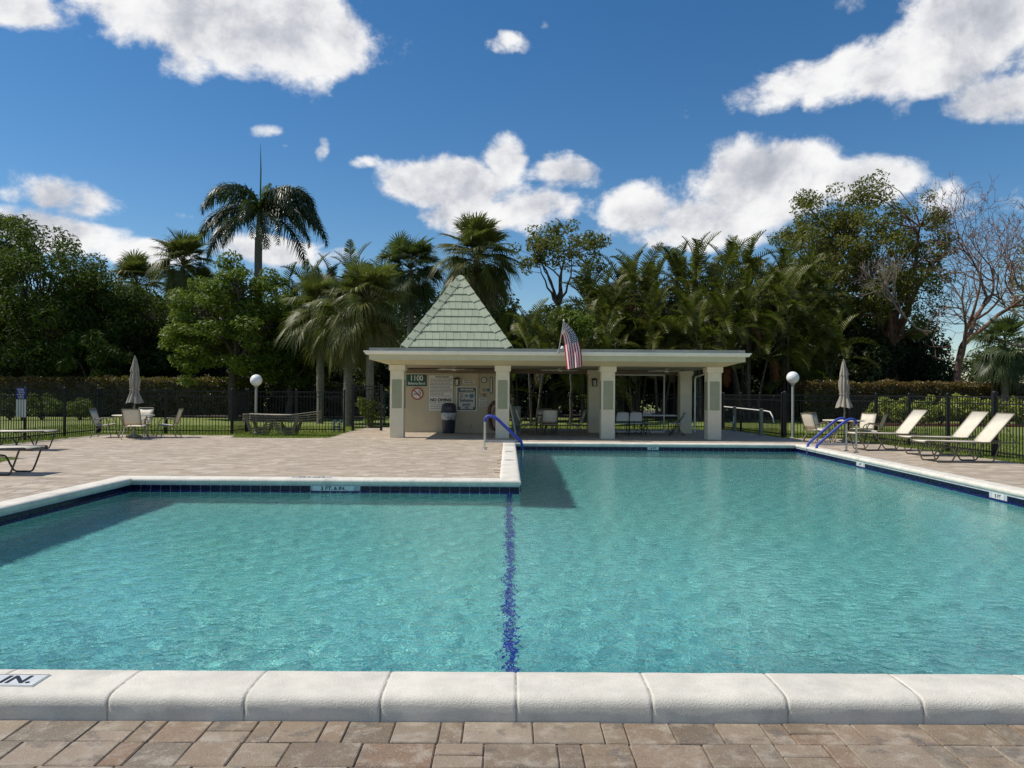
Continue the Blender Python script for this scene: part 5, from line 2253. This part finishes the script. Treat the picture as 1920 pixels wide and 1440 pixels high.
def ground(px, Y):
    v = at_y(px, 737, Y)
    return (v.x, Y, -.03)


def zat(px, py, Y):
    return at_y(px, py, Y).z + .03


# broad trees at the lawn side
broad_tree('ficus_tree', 'huge dense dark green tree filling the space behind the fence sign', ground(60, 47), 11, (0, 0, 5.6), (5.6, 4.2, 5.9), 190, 1.0, 190, (.27, .11), m_lf_deep, m_bark, 31, .35, lo=-.75, fork=.3)
broad_tree('ficus_tree', 'dense dark green tree between the fence sign tree and the fan palms', ground(205, 50), 9.8, (0, 0, 4.9), (4.2, 3.6, 4.7), 140, .9, 190, (.27, .11), m_lf_deep, m_bark, 32, .3, lo=-.75, fork=.3)
broad_tree('ficus_tree', 'tall dark green tree standing past the huge dense tree, away from the palms', ground(-110, 48), 12, (0, 0, 6.2), (5.0, 4, 5.8), 110, 1.1, 140, (.34, .15), m_lf_deep, m_bark, 33, .35, lo=-.7, fork=.3)
broad_tree('umbrella_tree', 'rounded bright green tree standing behind the globe lamp and hedge', ground(438, 41), 8.6, (.1, 0, 4.75), (3.35, 3.0, 4.2), 170, .70, 170, (.25, .10), m_lf_schef, m_bark, 34, .22, lo=-.7, fork=.35, up=.7, droop=.5, flat=.55)
broad_tree('umbrella_tree', 'lower leafy shrub tree darkly shaded below the royal palm', ground(545, 42), 6.2, (0, 0, 3.6), (2.1, 2.2, 2.8), 60, .7, 130, (.26, .11), m_lf_deep, m_bark, 35, .16, lo=-.7, fork=.3, up=.6, droop=.5, flat=.6)
broad_tree('mango_tree', 'drooping long leaved shrub below the dark trees behind the umbrella table', ground(165, 44.5), 5.2, (0, 0, 2.9), (1.9, 1.6, 2.1), 42, .62, 90, (.46, .085), m_lf_deep, m_bark, 36, .13, lo=-.7, fork=.25, up=.2, droop=1.5)

royal_palm(ground(484, 56), zat(484, 398, 56), 'tall royal palm with arching crown and a spear leaf above the tree line')
sabal_palm(ground(340, 53), zat(340, 500, 53), 'cabbage palm peeking over the trees beside the royal palm', 1.35, 34, 3, False, 6, group='cabbage palms in the tree belt')
sabal_palm(ground(255, 55), zat(255, 540, 55), 'cabbage palm half hidden between the dark dense trees', 1.35, 34, 4, False, 8)
sabal_palm(ground(8, 58), zat(8, 455, 58), 'cabbage palm crown showing above the huge dense tree', 1.3, 28, 5, True, 2)
sabal_palm(ground(600, 36), zat(604, 588, 36), 'cabbage palm with pale skirt beside the shaded shrub tree', 1.05, 34, 6, False, 8)
sabal_palm(ground(652, 33.2), zat(652, 598, 33.2), 'cabbage palm with thick trunk behind the blue standpipe', .98, 40, 7, False, 9, .19)
sabal_palm(ground(694, 32.5), zat(690, 572, 32.5), 'cabbage palm with slim pale trunk close to the pavilion corner', 1.0, 42, 8, False, 9, .16, lean=-.1)
sabal_palm(ground(768, 43), zat(766, 508, 43), 'blue green cabbage palm behind the pyramid roof edge', 1.12, 40, 9, True, 4)
sabal_palm(ground(892, 41), zat(890, 490, 41), 'large cabbage palm rising directly behind the pyramid roof', 1.32, 50, 10, False, 12)
sabal_palm(ground(1885, 40), zat(1885, 652, 40), 'low cabbage palm in the gap at the end of the tree belt', 1.0, 30, 11, True, 2)
for (px, py, Y, sd) in ((560, 520, 52, 13), (640, 498, 54, 14), (700, 520, 50, 12)):
    areca_palm(ground(px, Y), [(-.9, .2, zat(px, py + 55, Y)), (.7, .3, zat(px, py + 30, Y)), (.1, -.5, zat(px, py + 85, Y))], 'feathery palm standing between the royal palm and the pyramid roof', sd, 1.15, group='feathery palms beside the royal palm')

# slender tree above the flag
broad_tree('slender_tree', 'slender open crowned tree with forked dark trunk rising behind the flag', ground(1045, 49), 13.2, (.25, 0, 10.9), (3.15, 2.0, 2.2), 72, .52, 62, (.23, .115), m_lf_olive, m_bark, 41, .16, lo=-.6, limbs=7, fork=.55, bias=.35)
broad_tree('umbrella_tree', 'bright leafed young tree directly behind the flag', ground(1070, 38), 5.9, (.1, 0, 4.8), (1.15, 1.0, 1.1), 30, .42, 90, (.30, .10), m_lf_schef, m_bark, 42, .07, lo=-.5, fork=.5, up=.6, droop=.9, flat=.6, limbs=5)
areca_palm(ground(1000, 36), [(-.3, 0, zat(1000, 640, 36)), (.6, .3, zat(1010, 660, 36))], 'drooping small palm behind the pavilion roof between pyramid and flag pole', 50, .8) 
spots = [(1130, 500, 47, 51), (1195, 485, 46, 52), (1262, 480, 48, 53), (1325, 478, 46, 54), (1390, 475, 48, 55), (1450, 478, 47, 56), (1510, 500, 48, 63), (1235, 560, 43, 57), (1318, 555, 42, 58),
         (1405, 545, 43, 59), (1480, 550, 44, 60), (1110, 580, 43, 61), (1165, 550, 44, 62), (1530, 600, 44, 68), (1090, 640, 40, 69), (975, 600, 42, 70)]
place = ['rising beside the slender tree', 'with a rusty hanging frond', 'in the tall back row', 'low in front of the tall row', 'reaching toward the huge spreading tree']
for i, (px, py, Y, sd) in enumerate(spots):
    r_ = np.random.default_rng(sd)
    st = [(r_.uniform(-1.3, 1.3), r_.uniform(-.9, .9), max(1.2, zat(px, py + r_.uniform(30, 140), Y))) for _ in range(5)]
    pl = place[1] if i in (1, 9) else place[0] if px < 1170 else place[4] if px > 1470 else place[2] if py < 500 else place[3]
    areca_palm(ground(px, Y), st, 'feathery clump palm ' + pl + ' behind the pavilion', sd, 1.12 if Y > 44 else 1.0, rust=(i in (1, 9)))

# big trees behind the sun loungers
broad_tree('gumbo_tree', 'huge spreading leafy tree behind the hedge and cream loungers', ground(1690, 54), 17.6, (-2.9, 0, 10.9), (6.6, 4.5, 6.6), 330, .80, 110, (.25, .12), m_lf_olive, m_barkred, 71, .36, lo=-.8, limbs=14, fork=.30, bias=.45)


def bare_tree(name, label, base, seed, start, length, spread, depth_, rad, bmat, aim=(0, 0, 1)):
    r_ = np.random.default_rng(seed)
    t = thing(name, label, 'tree', base)
    tr, br = MB(), MB()

    def grow(mb, p, d, L, r0, lev):
        n_ = 5
        pts = [p]
        q, dd = p.copy(), d.copy()
        for i in range(n_ - 1):
            dd = (dd + Vector(r_.normal(0, .16, 3)) + Vector((0, 0, .05))).normalized()
            q = q + dd * (L / (n_ - 1))
            pts.append(q.copy())
        mb.tube(pts, [r0 * (1 - .42 * i / (n_ - 1)) for i in range(n_)], max(4, 8 - lev), cap=False)
        if lev >= depth_:
            return
        for k in range(3 if lev < 4 else 2):
            nd = (dd + Vector(r_.normal(0, spread, 3)) + Vector((0, 0, .10))).normalized()
            s = pts[-1] if k < 2 else pts[-2]
            grow(br, s, nd, L * r_.uniform(.60, .84), max(.014, r0 * .56), lev + 1)
    grow(tr, Vector((0, 0, -.1)), Vector(start).normalized(), length, rad, 0)
    tr.build('trunk', bmat, t)
    br.build('branches', bmat, t)
    return t


bare_tree('bare_tree', 'leafless reddish tree with twisting branches above the hedge end', ground(1765, 50), 82, (.38, 0, 1), 5.3, .56, 8, .32, m_barkred)
bare_tree('bare_tree', 'second leafless pale tree at the far end of the hedge', ground(1935, 53), 85, (-.15, 0, 1), 4.9, .50, 7, .27, m_barkpale)
t_low = bare_tree('fallen_limb', 'pale dead limb leaning low in front of the dark thicket', (at_y(1745, 680, 48).x, 48, at_y(1745, 620, 48).z), 88, (-1, -.1, .25), 2.3, .45, 5, .10, m_barkpale)
t_low['category'] = 'dead limb'
broad_tree('gumbo_tree', 'thin olive tree standing beyond the leafless trees', ground(1955, 58), 15, (0, 0, 10.5), (2.8, 2.5, 4.5), 70, .7, 60, (.27, .13), m_lf_olive, m_barkpale, 73, .2, lo=-.7, fork=.45)
broad_tree('olive_bush', 'pale olive bush far behind the end of the hedge', ground(1925, 62), 6, (0, 0, 3.4), (4, 2, 3.0), 60, .8, 70, (.25, .12), m_lf_olive, m_barkpale, 74, .15, lo=-.6, fork=.2)

ob = bpy.data.objects['olive_bush']
copy_tree(ob, ground(1840, 57), 1.1, 'olive bush between the leafless trees beyond the copper tipped hedge').scale = (1.0, 1, .8)
copy_tree(ob, ground(1985, 55), 2.3, 'olive bush beyond the low cabbage palm')

# shaded thicket that closes the view below the crowns
LAND = [(0, 'the fence sign tree'), (100, 'the blue fence sign'), (310, 'the closed umbrella by the lawn'), (370, 'the low cabbage palm crowns'), (470, 'the rounded bright green tree'), (620, 'the globe lamp and stacked loungers'), (720, 'the cabbage palm trunks'),
        (780, 'the blue green cabbage palm'), (900, 'the pyramid roof'), (970, 'the gap beside the pyramid roof'), (1090, 'the slender tree and flag'), (1150, 'the third pavilion column'), (1200, 'the folding chairs'), (1270, 'the folding table'), (1330, 'the pavilion downspout'), (1400, 'the last pavilion column'),
        (1460, 'the white towel rail'), (1520, 'the globe lamp by the handrails'), (1600, 'the umbrella by the handrails'), (1640, 'the copper tipped hedge start'), (1700, 'the huge spreading tree'), (9999, 'the leafless reddish tree')]
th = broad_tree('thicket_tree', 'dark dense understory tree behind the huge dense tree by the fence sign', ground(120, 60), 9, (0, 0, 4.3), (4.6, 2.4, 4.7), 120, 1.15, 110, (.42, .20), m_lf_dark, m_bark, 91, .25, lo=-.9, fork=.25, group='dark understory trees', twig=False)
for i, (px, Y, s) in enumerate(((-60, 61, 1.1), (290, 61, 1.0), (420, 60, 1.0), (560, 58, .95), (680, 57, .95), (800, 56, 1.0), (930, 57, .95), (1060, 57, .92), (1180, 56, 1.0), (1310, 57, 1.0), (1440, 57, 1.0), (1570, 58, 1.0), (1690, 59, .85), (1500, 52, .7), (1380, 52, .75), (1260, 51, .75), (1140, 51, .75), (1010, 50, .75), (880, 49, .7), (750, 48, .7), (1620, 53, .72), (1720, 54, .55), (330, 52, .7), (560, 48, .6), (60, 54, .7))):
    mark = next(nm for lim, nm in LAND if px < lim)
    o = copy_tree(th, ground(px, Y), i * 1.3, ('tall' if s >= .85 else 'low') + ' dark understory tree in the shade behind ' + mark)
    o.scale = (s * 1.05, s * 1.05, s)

# ---------------------------------------------------------------- hedges and shrubs
def hedge(name, label, x0, x1, yc, h, dp, mat, matt, seed, dens=300, leaf=(.13, .065), z0=.15):
    r_ = np.random.default_rng(seed)
    t = thing(name, label, 'hedge', ((x0 + x1) / 2, yc, -.03))
    w = x1 - x0
    parts = {'foliage': [], 'new_growth': []}

    def lump(x, y, z):
        return np.array([.10 * mnoise.noise(Vector((a * .9, b * .9 + seed, c * .9))) + .06 * mnoise.noise(Vector((a * 2.7, b, c * 2.7 + seed))) for a, b, c in zip(x, y, z)])
    # front, top, ends
    nf, nt, ne = int(w * h * dens), int(w * dp * dens * .8), int(dp * h * dens * .7)
    x = r_.uniform(-w / 2, w / 2, nf)
    z = r_.uniform(z0, h, nf)
    y = -dp / 2 + r_.exponential(.10, nf)
    F_ = np.stack([x, y, z], 1)
    F_[:, 1] -= lump(x, y * 0, z) * 1.8
    xt = r_.uniform(-w / 2, w / 2, nt)
    yt = r_.uniform(-dp / 2, dp / 2, nt)
    T_ = np.stack([xt, yt, h - r_.exponential(.06, nt)], 1)
    T_[:, 2] += lump(xt, yt, yt * 0) * 1.6 - .10 * (np.abs(yt) / (dp / 2)) ** 4
    E_ = []
    for sx in (-1, 1):
        ye = r_.uniform(-dp / 2, dp / 2, ne)
        ze = r_.uniform(z0, h, ne)
        E_.append(np.stack([sx * (w / 2 - r_.exponential(.08, ne)), ye, ze], 1))
    P = np.concatenate([F_, T_] + E_)
    P = P + r_.normal(0, .03, P.shape)
    newg = (P[:, 2] > h - .50 + .18 * r_.normal(size=len(P))) & (r_.random(len(P)) < .8)
    for nm, sel, mt in (('foliage', ~newg, mat), ('new_growth', newg, matt)):
        Q = P[sel]
        V, Fq = leaf_cloud(Q, np.full(len(Q), .035), 1, leaf[0], leaf[1], r_, up=.5, shell=0, out=.2)
        # leaf_cloud makes at least 6 per clump: keep 1
        keep = np.arange(len(Fq)) % 6 < 1
        obj(nm, np_mesh(nm, V, Fq[keep], mt), t)
    core = MB()
    core.box((0, 0, h / 2 - .02), (w - .35, dp - .5, h - .35))
    core.build('woody_core', m_bark, t)
    return t


hedge('clipped_hedge', 'long clipped hedge with copper tips behind the umbrella table and lawn', -42, -14.2, 43.5, 2.25, 1.6, m_lf_hedge, m_lf_copper, 5, 210, (.16, .085))
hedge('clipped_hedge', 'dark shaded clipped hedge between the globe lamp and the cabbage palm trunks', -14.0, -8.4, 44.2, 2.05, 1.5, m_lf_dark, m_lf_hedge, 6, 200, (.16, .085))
hx0, hx1 = at_y(1512, 720, 40.5).x, at_y(1960, 720, 40.5).x + 4
hedge('clipped_hedge', 'broad clipped hedge with copper tips behind the cream sun loungers', hx0, hx1, 41.3, 2.25, 1.7, m_lf_hedge, m_lf_copper, 7, 300, (.15, .08))


def shrub(name, label, base, rx, rz, mat, seed, n=16, per=60, leaf=(.14, .07), group=None, cr=.26):
    r_ = np.random.default_rng(seed)
    t = thing(name, label, 'shrub', base, 0, group)
    P = crown_points(n, (0, 0, rz * .55), (rx, rx * .8, rz * .5), r_, -.8, .55)
    V, Fq = leaf_cloud(P, np.full(len(P), cr), per, leaf[0], leaf[1], r_, up=.6, flat=.85)
    obj('foliage', np_mesh('foliage', V, Fq, mat), t)
    mb = MB()
    for q in P[::2]:
        mb.tube([(0, 0, 0), tuple(Vector(q) * .55 + Vector((0, 0, .05))), tuple(q)], [.025, .015, .008], 5, cap=False)
    mb.build('stems', m_bark, t)
    return t


G = 'yellow green shrubs planted along the hedge bed'
r_ = np.random.default_rng(17)
for i, px in enumerate((1655, 1690, 1728, 1762, 1800, 1838, 1876, 1912, 1950)):
    Y = 38.6 + r_.uniform(-.3, .3)
    shrub('croton_shrub', 'yellow green leafy shrub in the mulch bed before the copper tipped hedge', ground(px, Y), .75 * r_.uniform(.85, 1.15), 1.35 * r_.uniform(.8, 1.2), m_lf_lime, 100 + i, 20, 60, (.20, .085), G, .27)
shrub('round_shrub', 'rounded green shrub beside the path and the pavilion corner', ground(692, 32.2), .62, 1.25, m_lf_schef, 120, 26, 60, (.09, .05), cr=.22)
G = 'low shrubs on the lawn before the hedge'
for i, (px, Y, rx, rz) in enumerate(((80, 38, 1.0, 1.5), (150, 38.5, .8, .95), (20, 37.5, .9, 1.3))):
    shrub('lawn_shrub', ('broad green shrub behind the fence sign', 'small low green shrub behind the fence between sign and umbrella', 'dark green shrub behind the fence beside the dark framed loungers')[i], ground(px, Y), rx, rz, m_lf_schef if i != 2 else m_lf_hedge, 130 + i, 26, 60, (.12, .06), G, .25)
shrub('ornamental_grass', 'pale feathery grass clump behind the far low fence', ground(1888, 47), 1.5, 2.6, m_fr_dead, 140, 18, 50, (.45, .03), cr=.5)
# mulch bed below the yellow shrubs
mb = MB()
mb.prism([(ground(1590, 37.8)[0], 37.6), (34, 37.3), (34, 40.6), (ground(1590, 40)[0], 40.6)], -.03, .02)
struct(mb.build('mulch_bed', pbr('mulch_red', (.13, .035, .020), .95, var=.4, vscale=12, bump=1, bscale=30)))
mb = MB()
mb.prism([(-42, 42.4), (-8.2, 42.6), (-8.2, 46), (-42, 46)], -.03, .0)
struct(mb.build('soil_bed', pbr('soil_brown', (.05, .038, .026), .95, var=.4, vscale=8)))
mb = MB()
mb.prism([(-60, 46.2), (40, 46.2), (60, 70), (-80, 70)], -.03, -.015)
struct(mb.build('forest_floor', pbr('leaf_litter', (.045, .035, .022), .95, var=.5, vscale=6)))
